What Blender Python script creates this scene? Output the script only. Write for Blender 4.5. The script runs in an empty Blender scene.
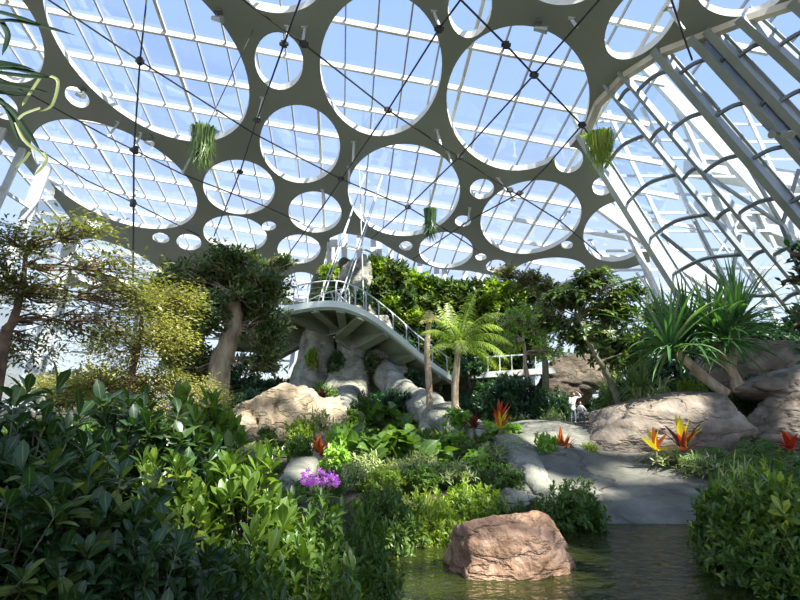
import bpy, bmesh, math, random
import numpy as np
from mathutils import Vector, Matrix, noise, geometry
PI = math.pi
C = bpy.context.scene.collection
rng = np.random.default_rng(7)
random.seed(7)
F = 560.0
CAMZ = 1.5
TH = math.atan(100 / F)

# ------------------------------------------------------------------ placing helpers
def ray(px, py):
    a = (px - 400) / F; b = (300 - py) / F
    y = math.cos(TH) - b * math.sin(TH); z = math.sin(TH) + b * math.cos(TH)
    return a / y, z / y
def at(px, py, Y):
    u, v = ray(px, py)
    return Vector((u * Y, Y, CAMZ + v * Y))
H0 = 22.0; SY = 0.25; SX = 0.12
SUN = Vector((0.50, -0.42, 0.85)).normalized()
def roofz(x, y, off=0): return CAMZ + H0 + off - SY * y - SX * x
def R(px, py, off=0):
    u, v = ray(px, py)
    Y = (H0 + off) / max(0.03, v + SY + SX * u)
    return Vector((u * Y, Y, CAMZ + v * Y))

def lerp(a, b, t): return a + (b - a) * t
def smooth(a, b, t):
    t = min(1, max(0, (t - a) / (b - a))); return t * t * (3 - 2 * t)
def gz(x, y):
    d = ((abs(x - 4.0) / 4.6) ** 4 + (abs(y - 3.9) / 3.35) ** 4) ** 0.25
    bank = 0.32 + 0.22 * smooth(7, 12, y) * (1 if x > -3 else 0.6)
    far = 0.02 + 0.68 * smooth(6.9, 12.5, y) - 0.46 * smooth(13, 18, y)
    bank = lerp(bank, far, smooth(0.6, 1.6, x) * smooth(6, 7, y) )
    z = -0.55 + (bank + 0.55) * smooth(0.93, 1.1, d)
    if d > 1.05:
        z += (0.10 if y > 16 or x < 0 else 0.03) * noise.noise(Vector((x * 0.5, y * 0.5, 0))) + 0.03 * noise.noise(Vector((x * 2, y * 2, 3)))
    if x > 8: z += 0.09 * (x - 8) * smooth(8, 12, y) * (1 - smooth(17, 24, y))
    return z

# ------------------------------------------------------------------ materials
def newmat(name):
    m = bpy.data.materials.new(name); m.use_nodes = True
    nt = m.node_tree; nt.nodes.clear()
    out = nt.nodes.new('ShaderNodeOutputMaterial')
    return m, nt, out
def ramp(nt, stops, fac):
    r = nt.nodes.new('ShaderNodeValToRGB'); e = r.color_ramp.elements
    while len(e) < len(stops): e.new(0.5)
    for i, (p, c) in enumerate(stops): e[i].position = p; e[i].color = (*c, 1)
    nt.links.new(fac, r.inputs[0]); return r.outputs[0]
def surf(name, stops, rough=0.6, metal=0.0, scale=3.0, detail=6, bump=0.3, bscale=None, spec=0.5, coord='Object', stretch=(1, 1, 1), bdist=0.05):
    m, nt, out = newmat(name)
    b = nt.nodes.new('ShaderNodeBsdfPrincipled')
    tc = nt.nodes.new('ShaderNodeTexCoord'); mp = nt.nodes.new('ShaderNodeMapping'); mp.inputs['Scale'].default_value = stretch
    nt.links.new(tc.outputs[coord], mp.inputs[0])
    n = nt.nodes.new('ShaderNodeTexNoise'); n.inputs['Scale'].default_value = scale; n.inputs['Detail'].default_value = detail
    nt.links.new(mp.outputs[0], n.inputs['Vector'])
    nt.links.new(ramp(nt, stops, n.outputs['Fac']), b.inputs['Base Color'])
    b.inputs['Roughness'].default_value = rough; b.inputs['Metallic'].default_value = metal
    b.inputs['Specular IOR Level'].default_value = spec
    if bump:
        n2 = nt.nodes.new('ShaderNodeTexNoise'); n2.inputs['Scale'].default_value = bscale or scale * 4; n2.inputs['Detail'].default_value = 8
        nt.links.new(mp.outputs[0], n2.inputs['Vector'])
        bp = nt.nodes.new('ShaderNodeBump'); bp.inputs['Strength'].default_value = bump; bp.inputs['Distance'].default_value = bdist
        nt.links.new(n2.outputs['Fac'], bp.inputs['Height']); nt.links.new(bp.outputs[0], b.inputs['Normal'])
    nt.links.new(b.outputs[0], out.inputs[0]); return m
def rockmat(name, base, dark, light, scale=1.5, crack=3.0, rough=0.85, bump=0.6):
    m, nt, out = newmat(name)
    b = nt.nodes.new('ShaderNodeBsdfPrincipled'); b.inputs['Roughness'].default_value = rough
    tc = nt.nodes.new('ShaderNodeTexCoord')
    n = nt.nodes.new('ShaderNodeTexNoise'); n.inputs['Scale'].default_value = scale; n.inputs['Detail'].default_value = 10; n.inputs['Roughness'].default_value = 0.65
    mp = nt.nodes.new('ShaderNodeMapping'); mp.inputs['Scale'].default_value = (0.6, 0.6, 1.8)
    nt.links.new(tc.outputs['Object'], n.inputs['Vector'])
    nt.links.new(tc.outputs['Object'], mp.inputs[0])
    v = nt.nodes.new('ShaderNodeTexNoise'); v.inputs['Scale'].default_value = crack; v.inputs['Detail'].default_value = 5; v.inputs['Distortion'].default_value = 0.2
    nt.links.new(mp.outputs[0], v.inputs['Vector'])
    mth = nt.nodes.new('ShaderNodeMath'); mth.operation = 'SUBTRACT'; mth.inputs[1].default_value = 0.5
    ab = nt.nodes.new('ShaderNodeMath'); ab.operation = 'ABSOLUTE'
    nt.links.new(v.outputs['Fac'], mth.inputs[0]); nt.links.new(mth.outputs[0], ab.inputs[0])
    crk = ramp(nt, [(0.0, (0.35, 0.35, 0.35)), (0.035, (1, 1, 1))], ab.outputs[0])
    col = ramp(nt, [(0.3, dark), (0.5, base), (0.72, light)], n.outputs['Fac'])
    mx = nt.nodes.new('ShaderNodeMix'); mx.data_type = 'RGBA'; mx.blend_type = 'MULTIPLY'; mx.inputs[0].default_value = 0.35
    nt.links.new(col, mx.inputs[6]); nt.links.new(crk, mx.inputs[7]); nt.links.new(mx.outputs[2], b.inputs['Base Color'])
    n2 = nt.nodes.new('ShaderNodeTexNoise'); n2.inputs['Scale'].default_value = scale * 5; n2.inputs['Detail'].default_value = 8
    nt.links.new(tc.outputs['Object'], n2.inputs['Vector'])
    b1 = nt.nodes.new('ShaderNodeBump'); b1.inputs['Strength'].default_value = bump; b1.inputs['Distance'].default_value = 0.06
    b2 = nt.nodes.new('ShaderNodeBump'); b2.inputs['Strength'].default_value = bump; b2.inputs['Distance'].default_value = 0.08
    nt.links.new(n2.outputs['Fac'], b1.inputs['Height']); nt.links.new(crk, b2.inputs['Height'])
    nt.links.new(b1.outputs[0], b2.inputs['Normal']); nt.links.new(b2.outputs[0], b.inputs['Normal'])
    nt.links.new(b.outputs[0], out.inputs[0]); return m
def leafmat(name, c1, c2, c3, trans=0.35, rough=0.38, rib=0.0, spec=0.5, tint=(1.5, 1.7, 0.5)):
    m, nt, out = newmat(name)
    b = nt.nodes.new('ShaderNodeBsdfPrincipled'); b.inputs['Roughness'].default_value = rough; b.inputs['Specular IOR Level'].default_value = spec
    g = nt.nodes.new('ShaderNodeNewGeometry'); oi = nt.nodes.new('ShaderNodeObjectInfo')
    ad = nt.nodes.new('ShaderNodeMath'); ad.operation = 'MULTIPLY_ADD'; ad.inputs[1].default_value = 0.25
    sc = nt.nodes.new('ShaderNodeMath'); sc.operation = 'MULTIPLY_ADD'; sc.inputs[1].default_value = 0.75; sc.inputs[2].default_value = 0
    nt.links.new(g.outputs['Random Per Island'], sc.inputs[0]); nt.links.new(oi.outputs['Random'], ad.inputs[0]); nt.links.new(sc.outputs[0], ad.inputs[2])
    col = ramp(nt, [(0.0, c1), (0.5, c2), (0.72, c2), (1.0, c3)], ad.outputs[0])
    if rib:
        uv = nt.nodes.new('ShaderNodeUVMap'); sx = nt.nodes.new('ShaderNodeSeparateXYZ'); nt.links.new(uv.outputs[0], sx.inputs[0])
        s = nt.nodes.new('ShaderNodeMath'); s.operation = 'SUBTRACT'; s.inputs[1].default_value = 0.5
        a = nt.nodes.new('ShaderNodeMath'); a.operation = 'ABSOLUTE'
        nt.links.new(sx.outputs[0], s.inputs[0]); nt.links.new(s.outputs[0], a.inputs[0])
        k = ramp(nt, [(0.02, (rib, rib, rib)), (0.07, (0, 0, 0))], a.outputs[0])
        mx = nt.nodes.new('ShaderNodeMix'); mx.data_type = 'RGBA'; mx.inputs[7].default_value = (0.35, 0.45, 0.12, 1)
        nt.links.new(k, mx.inputs[0]); nt.links.new(col, mx.inputs[6]); col = mx.outputs[2]
    nt.links.new(col, b.inputs['Base Color'])
    t = nt.nodes.new('ShaderNodeBsdfTranslucent'); mu = nt.nodes.new('ShaderNodeMix'); mu.data_type = 'RGBA'; mu.blend_type = 'MULTIPLY'; mu.inputs[0].default_value = 1; mu.inputs[7].default_value = (*tint, 1)
    nt.links.new(col, mu.inputs[6]); nt.links.new(mu.outputs[2], t.inputs[0])
    ms = nt.nodes.new('ShaderNodeMixShader'); ms.inputs[0].default_value = trans
    nt.links.new(b.outputs[0], ms.inputs[1]); nt.links.new(t.outputs[0], ms.inputs[2]); nt.links.new(ms.outputs[0], out.inputs[0])
    return m
def glassmat(name, col, gl):
    m, nt, out = newmat(name)
    t = nt.nodes.new('ShaderNodeBsdfTransparent'); t.inputs[0].default_value = (*col, 1)
    g = nt.nodes.new('ShaderNodeBsdfGlossy'); g.inputs['Roughness'].default_value = 0.02; g.inputs[0].default_value = (0.9, 0.95, 1, 1)
    lw = nt.nodes.new('ShaderNodeLayerWeight'); lw.inputs[0].default_value = 0.25
    mu = nt.nodes.new('ShaderNodeMath'); mu.operation = 'MULTIPLY'; mu.inputs[1].default_value = gl
    nt.links.new(lw.outputs['Fresnel'], mu.inputs[0])
    ms = nt.nodes.new('ShaderNodeMixShader'); nt.links.new(mu.outputs[0], ms.inputs[0]); nt.links.new(t.outputs[0], ms.inputs[1]); nt.links.new(g.outputs[0], ms.inputs[2])
    nt.links.new(ms.outputs[0], out.inputs[0]); return m

M = {}
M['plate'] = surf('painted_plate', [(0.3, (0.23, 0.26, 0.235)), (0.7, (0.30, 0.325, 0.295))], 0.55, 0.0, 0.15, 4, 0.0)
M['rim'] = surf('sunlit_rim', [(0.3, (0.66, 0.66, 0.62)), (0.7, (0.74, 0.74, 0.70))], 0.5, 0, 2, 3, 0)  # sunlit look of the plate edges, put into a lighter colour
M['rafter'] = surf('rafter_paint', [(0.3, (0.34, 0.34, 0.32)), (0.7, (0.44, 0.43, 0.40))], 0.5, 0, 2, 3, 0)
M['mullion'] = surf('mullion_paint', [(0.3, (0.62, 0.60, 0.54)), (0.7, (0.74, 0.72, 0.66))], 0.5, 0, 2, 3, 0)
M['fin'] = surf('brushed_steel', [(0.3, (0.30, 0.33, 0.34)), (0.7, (0.42, 0.45, 0.45))], 0.38, 0.45, 1.2, 5, 0.0, stretch=(1, 1, 0.2))
M['fin2'] = surf('light_grey_steel', [(0.3, (0.42, 0.45, 0.46)), (0.7, (0.52, 0.55, 0.55))], 0.45, 0.2, 1.2, 5, 0)
M['darkfin'] = surf('dark_steel', [(0.3, (0.10, 0.12, 0.13)), (0.7, (0.16, 0.18, 0.19))], 0.4, 0.4, 2, 3, 0)
M['white'] = surf('white_paint', [(0.3, (0.50, 0.53, 0.54)), (0.7, (0.62, 0.64, 0.64))], 0.5, 0, 2, 3, 0)
M['trim'] = surf('beige_trim', [(0.3, (0.52, 0.48, 0.38)), (0.7, (0.62, 0.58, 0.47))], 0.5, 0, 2, 3, 0)
M['cable'] = surf('cable_steel', [(0.3, (0.02, 0.02, 0.02)), (0.7, (0.05, 0.05, 0.05))], 0.5, 0.3, 5, 2, 0)
M['glass'] = glassmat('roof_glass', (0.92, 0.96, 1.0), 0.12)
M['wglass'] = glassmat('wall_glass', (0.88, 0.94, 0.96), 0.45)
M['deck'] = surf('walkway_paint', [(0.3, (0.19, 0.22, 0.14)), (0.7, (0.26, 0.29, 0.19))], 0.5, 0.1, 1, 3, 0)
M['fascia'] = surf('walkway_edge_paint', [(0.3, (0.62, 0.70, 0.62)), (0.7, (0.72, 0.79, 0.72))], 0.4, 0.2, 1, 3, 0)
M['soil'] = surf('planting_soil', [(0.3, (0.035, 0.028, 0.018)), (0.5, (0.07, 0.055, 0.035)), (0.7, (0.10, 0.11, 0.04))], 0.95, 0, 1.6, 10, 0.8, 9)
M['bark'] = surf('pale_bark', [(0.3, (0.16, 0.11, 0.07)), (0.55, (0.42, 0.33, 0.22)), (0.75, (0.58, 0.48, 0.34))], 0.9, 0, 6, 8, 0.8, 22, stretch=(1, 1, 0.4))
M['brownbark'] = surf('brown_bark', [(0.3, (0.07, 0.045, 0.03)), (0.6, (0.20, 0.13, 0.08)), (0.8, (0.30, 0.21, 0.14))], 0.9, 0, 8, 8, 0.6, 22)
M['greystem'] = surf('grey_green_stem', [(0.3, (0.08, 0.08, 0.04)), (0.7, (0.22, 0.20, 0.12))], 0.85, 0, 8, 6, 0.3)
M['sculpt'] = rockmat('sculpted_stone', (0.25, 0.245, 0.19), (0.09, 0.10, 0.06), (0.46, 0.43, 0.33), 1.5, 1.6)
M['bank'] = rockmat('grey_bank_stone', (0.155, 0.15, 0.12), (0.07, 0.075, 0.055), (0.33, 0.30, 0.23), 1.3, 1.1, 0.65, 0.8)
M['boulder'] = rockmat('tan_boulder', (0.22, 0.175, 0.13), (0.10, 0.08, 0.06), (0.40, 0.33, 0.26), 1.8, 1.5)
M['boulder2'] = rockmat('wet_boulder', (0.33, 0.19, 0.11), (0.13, 0.07, 0.04), (0.56, 0.37, 0.25), 3.2, 3.0, 0.6)
M['sand'] = rockmat('sandy_stone', (0.36, 0.28, 0.18), (0.20, 0.14, 0.09), (0.50, 0.41, 0.29), 2.6, 2.0)
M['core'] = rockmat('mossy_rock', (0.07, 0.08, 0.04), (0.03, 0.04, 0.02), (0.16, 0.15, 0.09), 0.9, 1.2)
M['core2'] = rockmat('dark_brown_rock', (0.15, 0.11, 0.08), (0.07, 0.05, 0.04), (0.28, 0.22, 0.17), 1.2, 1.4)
M['core3'] = rockmat('shaded_brown_ledge', (0.10, 0.08, 0.055), (0.04, 0.035, 0.025), (0.24, 0.19, 0.14), 1.0, 1.4)  # brown rock, darkened further to stand in for shade on the ledge
M['pave'] = surf('pale_paving', [(0.3, (0.45, 0.44, 0.40)), (0.7, (0.6, 0.58, 0.54))], 0.8, 0, 1, 4, 0.1)
M['big'] = leafmat('glossy_leaf', (0.018, 0.045, 0.016), (0.034, 0.080, 0.022), (0.22, 0.27, 0.04), 0.22, 0.36, 0.35)
M['bigy'] = leafmat('glossy_yellow_leaf', (0.05, 0.11, 0.02), (0.14, 0.22, 0.03), (0.48, 0.50, 0.07), 0.34, 0.36, 0.4)
M['mid'] = leafmat('mid_leaf', (0.030, 0.075, 0.018), (0.075, 0.155, 0.024), (0.30, 0.38, 0.06), 0.32, 0.36, 0.4)
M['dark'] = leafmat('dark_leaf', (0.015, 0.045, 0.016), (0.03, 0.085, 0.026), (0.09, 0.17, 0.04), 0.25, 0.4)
M['tree'] = leafmat('tree_leaf', (0.028, 0.06, 0.020), (0.075, 0.125, 0.035), (0.36, 0.38, 0.13), 0.32, 0.38)
M['yel'] = leafmat('yellow_leaf', (0.10, 0.17, 0.02), (0.24, 0.33, 0.04), (0.48, 0.50, 0.10), 0.4, 0.4)
M['feather'] = leafmat('feathery_leaf', (0.22, 0.21, 0.05), (0.46, 0.42, 0.12), (0.72, 0.64, 0.30), 0.45, 0.5)
M['sparse'] = leafmat('olive_leaf', (0.07, 0.085, 0.03), (0.17, 0.18, 0.06), (0.48, 0.44, 0.20), 0.35, 0.45)
M['lime'] = leafmat('lime_leaf', (0.12, 0.24, 0.03), (0.25, 0.42, 0.06), (0.48, 0.58, 0.14), 0.4, 0.4)
M['palm'] = leafmat('palm_leaf', (0.08, 0.16, 0.03), (0.18, 0.28, 0.05), (0.40, 0.42, 0.12), 0.4, 0.4)
M['blade'] = leafmat('blade_leaf', (0.04, 0.11, 0.04), (0.09, 0.20, 0.07), (0.36, 0.42, 0.24), 0.3, 0.32, 0.3)
M['strap'] = leafmat('strap_leaf', (0.06, 0.12, 0.04), (0.16, 0.24, 0.08), (0.40, 0.45, 0.22), 0.3, 0.4)
M['variegated'] = leafmat('cream_edged_leaf', (0.16, 0.24, 0.08), (0.38, 0.42, 0.18), (0.60, 0.60, 0.38), 0.3, 0.4)
M['red'] = leafmat('red_leaf', (0.28, 0.02, 0.01), (0.55, 0.06, 0.02), (0.70, 0.25, 0.03), 0.35, 0.35, tint=(1.4, 0.9, 0.7))
M['orange'] = leafmat('orange_leaf', (0.45, 0.08, 0.02), (0.72, 0.20, 0.04), (0.75, 0.45, 0.05), 0.35, 0.35, tint=(1.3, 1, 0.7))
M['pink'] = leafmat('pink_leaf', (0.30, 0.10, 0.08), (0.52, 0.22, 0.17), (0.62, 0.38, 0.28), 0.3, 0.4, tint=(1.2, 1, 0.9))
M['maroon'] = leafmat('maroon_leaf', (0.10, 0.02, 0.015), (0.20, 0.05, 0.03), (0.30, 0.12, 0.05), 0.3, 0.35, tint=(1.3, 1, 0.9))
M['yellow'] = leafmat('yellow_bract', (0.60, 0.48, 0.02), (0.80, 0.66, 0.03), (0.85, 0.75, 0.1), 0.3, 0.4, tint=(1.1, 1.1, 0.8))
M['purple'] = leafmat('purple_petal', (0.42, 0.08, 0.52), (0.58, 0.16, 0.68), (0.72, 0.32, 0.78), 0.3, 0.45, tint=(1.1, 1, 1.1))
M['teal'] = leafmat('teal_leaf', (0.01, 0.22, 0.12), (0.02, 0.32, 0.18), (0.03, 0.4, 0.22), 0.2, 0.3)
M['skin'] = surf('skin', [(0.3, (0.55, 0.34, 0.25)), (0.7, (0.62, 0.40, 0.30))], 0.5, 0, 5, 2, 0)
M['hair'] = surf('hair', [(0.3, (0.012, 0.009, 0.008)), (0.7, (0.03, 0.02, 0.015))], 0.5, 0, 20, 2, 0)
M['coat'] = surf('white_cloth', [(0.3, (0.68, 0.66, 0.62)), (0.7, (0.80, 0.78, 0.74))], 0.8, 0, 5, 3, 0)
M['jeans'] = surf('grey_cloth', [(0.3, (0.08, 0.10, 0.13)), (0.7, (0.15, 0.18, 0.22))], 0.8, 0, 5, 3, 0)
M['shoe'] = surf('red_shoe', [(0.3, (0.45, 0.03, 0.04)), (0.7, (0.55, 0.05, 0.05))], 0.6, 0, 5, 3, 0)
M['black'] = surf('black_plastic', [(0.3, (0.015, 0.015, 0.017)), (0.7, (0.03, 0.03, 0.03))], 0.4, 0, 5, 3, 0)
def water_mat():
    m, nt, out = newmat('pond_water')
    tc = nt.nodes.new('ShaderNodeTexCoord'); mp = nt.nodes.new('ShaderNodeMapping'); mp.inputs['Scale'].default_value = (1, 1.6, 1)
    nt.links.new(tc.outputs['Object'], mp.inputs[0])
    n = nt.nodes.new('ShaderNodeTexNoise'); n.inputs['Scale'].default_value = 5.5; n.inputs['Detail'].default_value = 3; n.inputs['Distortion'].default_value = 0.6
    nt.links.new(mp.outputs[0], n.inputs['Vector'])
    bp = nt.nodes.new('ShaderNodeBump'); bp.inputs['Strength'].default_value = 1.0; bp.inputs['Distance'].default_value = 0.05
    nt.links.new(n.outputs['Fac'], bp.inputs['Height'])
    fr = nt.nodes.new('ShaderNodeFresnel'); fr.inputs[0].default_value = 1.33; nt.links.new(bp.outputs[0], fr.inputs['Normal'])
    g = nt.nodes.new('ShaderNodeBsdfGlossy'); g.inputs['Roughness'].default_value = 0.03; nt.links.new(bp.outputs[0], g.inputs['Normal'])
    t = nt.nodes.new('ShaderNodeBsdfTransparent'); t.inputs[0].default_value = (0.34, 0.40, 0.12, 1)
    d = nt.nodes.new('ShaderNodeBsdfDiffuse'); d.inputs[0].default_value = (0.07, 0.085, 0.02, 1)
    m1 = nt.nodes.new('ShaderNodeMixShader'); m1.inputs[0].default_value = 0.35; nt.links.new(t.outputs[0], m1.inputs[1]); nt.links.new(d.outputs[0], m1.inputs[2])
    m2 = nt.nodes.new('ShaderNodeMixShader'); nt.links.new(fr.outputs[0], m2.inputs[0]); nt.links.new(m1.outputs[0], m2.inputs[1]); nt.links.new(g.outputs[0], m2.inputs[2])
    nt.links.new(m2.outputs[0], out.inputs[0]); return m
M['water'] = water_mat()

# ------------------------------------------------------------------ object helpers
def tag(o, label=None, cat=None, group=None, kind=None):
    if label: o['label'] = label
    if cat: o['category'] = cat
    if group: o['group'] = group
    if kind: o['kind'] = kind
    return o
def empty(name, loc=(0, 0, 0), label=None, cat=None, group=None, kind=None):
    o = bpy.data.objects.new(name, None); o.location = loc; C.objects.link(o)
    o.empty_display_size = 0.2
    return tag(o, label, cat, group, kind)
def link(name, me, mat, parent=None, loc=None, world=False, sm=False):
    o = bpy.data.objects.new(name, me); C.objects.link(o)
    if mat is not None: me.materials.append(M[mat] if isinstance(mat, str) else mat)
    if sm: me.shade_smooth()
    if parent is not None:
        o.parent = parent
        if world: o.location = -Vector(parent.location)      # mesh is in world coordinates
    if loc is not None: o.location = loc
    return o
class MB:
    def __init__(s): s.v = []; s.f = []
    def add(s, v, f):
        k = len(s.v); s.v += [tuple(p) for p in v]; s.f += [tuple(i + k for i in q) for q in f]
    def box(s, a, b):
        (x0, y0, z0), (x1, y1, z1) = a, b
        s.add([(x0, y0, z0), (x1, y0, z0), (x1, y1, z0), (x0, y1, z0), (x0, y0, z1), (x1, y0, z1), (x1, y1, z1), (x0, y1, z1)],
              [(0, 3, 2, 1), (4, 5, 6, 7), (0, 1, 5, 4), (1, 2, 6, 5), (2, 3, 7, 6), (3, 0, 4, 7)])
    def bar(s, p, q, w, h, up=(0, 0, 1)):
        p = Vector(p); q = Vector(q); d = (q - p).normalized(); sd = d.cross(Vector(up)).normalized(); u = sd.cross(d)
        v = []
        for c in (p, q):
            for a, b in ((-1, -1), (1, -1), (1, 1), (-1, 1)): v.append(c + sd * a * w / 2 + u * b * h / 2)
        s.add(v, [(0, 1, 2, 3), (7, 6, 5, 4), (0, 4, 5, 1), (1, 5, 6, 2), (2, 6, 7, 3), (3, 7, 4, 0)])
    def tube(s, pts, rad, n=6, cap=True):
        pts = [Vector(p) for p in pts]; m = len(pts)
        if not hasattr(rad, '__len__'): rad = [rad] * m
        v = []; f = []; ref = None
        for i, p in enumerate(pts):
            d = (pts[min(i + 1, m - 1)] - pts[max(i - 1, 0)])
            if d.length < 1e-9: d = Vector((0, 0, 1))
            d.normalize()
            if ref is None: ref = Vector((1, 0, 0)) if abs(d.x) < 0.8 else Vector((0, 1, 0))
            a = (ref - d * ref.dot(d)).normalized(); ref = a; b = d.cross(a)
            for k in range(n):
                t = 2 * PI * k / n; v.append(p + (a * math.cos(t) + b * math.sin(t)) * rad[i])
        for i in range(m - 1):
            for k in range(n):
                k2 = (k + 1) % n; f.append((i * n + k, i * n + k2, (i + 1) * n + k2, (i + 1) * n + k))
        if cap: f.append(tuple(range(n))[::-1]); f.append(tuple((m - 1) * n + k for k in range(n)))
        s.add(v, f)
    def build(s, name, mat, parent=None, world=False, sm=False, loc=None):
        me = bpy.data.meshes.new(name); me.from_pydata([tuple(p) for p in s.v], [], s.f); me.update()
        return link(name, me, mat, parent, loc, world, sm)
def copy_tree(root, loc, rz=0.0, scale=(1, 1, 1), label=None, group=None):
    r = root.copy(); C.objects.link(r); r.location = loc; r.rotation_euler = (0, 0, rz); r.scale = scale
    if label: r['label'] = label
    if group: r['group'] = group
    for ch in list(root.children):
        c = ch.copy(); C.objects.link(c); c.parent = r
        for g in list(ch.children):
            d = g.copy(); C.objects.link(d); d.parent = c
    return r
def crom(pts, n):
    pts = [Vector(p) for p in pts]; out = []; m = len(pts)
    for i in range(m - 1):
        p0 = pts[max(i - 1, 0)]; p1 = pts[i]; p2 = pts[i + 1]; p3 = pts[min(i + 2, m - 1)]
        for k in range(n):
            t = k / n
            out.append(0.5 * ((2 * p1) + (p2 - p0) * t + (2 * p0 - 5 * p1 + 4 * p2 - p3) * t * t + (3 * p1 - p0 - 3 * p2 + p3) * t ** 3))
    out.append(pts[-1]); return out
def lerp(a, b, t): return a + (b - a) * t

# ------------------------------------------------------------------ leaves (vectorised)
def leaf_tpl(W=0.4, fold=0.25, droop=0.25, seg=4, base=0.0, peak=0.5):
    vs = []; uv = []
    for i in range(seg + 1):
        t = i / seg
        w = W / 2 * (math.sin(PI * min(1, (t ** (math.log(0.5) / math.log(peak))))) ** 0.8 if 0 < t < 1 else 0.02)
        y = base + t * (1 - base); z = -droop * t * t
        vs += [(-w, y, z + fold * w), (0, y, z), (w, y, z + fold * w)]; uv += [(0, t), (0.5, t), (1, t)]
    fs = []
    for i in range(seg):
        a = i * 3; fs += [(a, a + 1, a + 4, a + 3), (a + 1, a + 2, a + 5, a + 4)]
    return np.array(vs), np.array(fs), np.array(uv)
def pinnate_tpl(n=7, W=0.28, L=0.3, droop=0.3):
    vs = []; fs = []; uv = []
    for i in range(n):
        t = (i + 0.6) / n; y = t; z = -droop * t * t; l = L * (1 - 0.55 * t) 
        for s in (-1, 1):
            a = len(vs); dy = l * 0.35
            vs += [(0, y, z), (s * l * 0.5, y + dy * 0.2 , z + 0.02), (s * l, y + dy, z - 0.04), (s * l * 0.5, y + dy * 0.9 + 0.03, z + 0.02)]
            uv += [(0.5, 0), (0, .5), (.2, 1), (1, .5)]
            fs.append((a, a + 1, a + 2, a + 3) if s > 0 else (a, a + 3, a + 2, a + 1))
    a = len(vs); vs += [(-0.008, 0, 0), (0.008, 0, 0), (0.004, 1, -droop), (-0.004, 1, -droop)]; uv += [(.5, 0)] * 4; fs.append((a, a + 1, a + 2, a + 3))
    return np.array(vs), np.array(fs), np.array(uv)
def nrm(a): return a / np.maximum(np.linalg.norm(a, axis=1, keepdims=True), 1e-9)
def leaves_mesh(name, tpl, pos, dr, up, sc):
    tv, tf, tu = tpl; N = len(pos); k = len(tv)
    d = nrm(dr); s = nrm(np.cross(d, up)); n = np.cross(s, d)
    V = (pos[:, None, :] + sc[:, None, None] * (tv[None, :, 0:1] * s[:, None, :] + tv[None, :, 1:2] * d[:, None, :] + tv[None, :, 2:3] * n[:, None, :])).reshape(-1, 3)
    Fc = (tf[None] + (np.arange(N) * k)[:, None, None]).reshape(-1, 4)
    me = bpy.data.meshes.new(name); me.vertices.add(len(V)); me.vertices.foreach_set('co', V.astype(np.float32).ravel())
    me.loops.add(Fc.size); me.loops.foreach_set('vertex_index', Fc.ravel().astype(np.int32))
    me.polygons.add(len(Fc)); me.polygons.foreach_set('loop_start', (np.arange(len(Fc)) * 4).astype(np.int32))
    try: me.polygons.foreach_set('loop_total', np.full(len(Fc), 4, np.int32))
    except Exception: pass
    uvl = me.uv_layers.new(name='UVMap'); U = np.tile(tu, (N, 1))[Fc.ravel()]
    uvl.data.foreach_set('uv', U.astype(np.float32).ravel())
    me.update(calc_edges=True); me.validate(); me.shade_smooth(); return me
def rosettes(tips, axes, per, spread=(0.5, 1.3), back=0.0, r=None):
    """per leaves spiralled about each tip axis -> pos, dir, up"""
    r = r or rng
    N = len(tips); P = np.repeat(tips, per, 0); A = np.repeat(nrm(axes), per, 0)
    ref = np.where(np.abs(A[:, 2:3]) > 0.9, np.array([[1., 0, 0]]), np.array([[0, 0, 1.]]))
    e1 = nrm(np.cross(A, ref)); e2 = np.cross(A, e1)
    j = np.tile(np.arange(per), N); az = j * 2.399 + r.uniform(0, 6.28, N).repeat(per) + r.normal(0, .2, N * per)
    el = spread[0] + (spread[1] - spread[0]) * (j / max(1, per - 1)) + r.normal(0, .15, N * per)
    ca = (np.cos(az)[:, None] * e1 + np.sin(az)[:, None] * e2)
    D = np.cos(el)[:, None] * A + np.sin(el)[:, None] * ca
    P = P - A * (back * (j / max(1, per - 1)))[:, None]
    U = nrm(A * np.sin(el)[:, None] - ca * np.cos(el)[:, None] + np.array([[0, 0, 0.4]]) + r.normal(0, .12, (N * per, 3)))
    return P, D, U
def blob(n, c, rad, r, inner=0.55, zmin=-0.6):
    out = []
    while len(out) < n:
        d = r.normal(0, 1, 3); d /= np.linalg.norm(d)
        if d[2] < zmin: continue
        q = r.uniform(inner, 1) * (0.85 + 0.5 * noise.noise(Vector(d * 2.0) + Vector(c)))
        out.append(np.array(c) + d * q * np.array(rad))
    return np.array(out)
def branches(mb, start, tips, r, nsub=8, r0=0.02, wig=0.06, sides=4, lo=0.45):
    """start point -> sub nodes -> every tip"""
    start = np.array(start); idx = r.choice(len(tips), min(nsub, len(tips)), replace=False)
    subs = start + (tips[idx] - start) * r.uniform(lo, lo + 0.2, (len(idx), 1))
    for s in subs:
        mid = (start + s) / 2 + r.normal(0, wig, 3) * np.linalg.norm(s - start)
        mb.tube(crom([start, mid, s], 3), list(np.linspace(r0, r0 * 0.55, 7)), max(sides, 5), False)
    for t in tips:
        s = subs[np.argmin(np.linalg.norm(subs - t, axis=1))]
        mid = (s + t) / 2 + r.normal(0, wig, 3) * np.linalg.norm(t - s)
        mb.tube([s, mid, t], [r0 * 0.5, r0 * 0.35, r0 * 0.2], sides, False)
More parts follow.
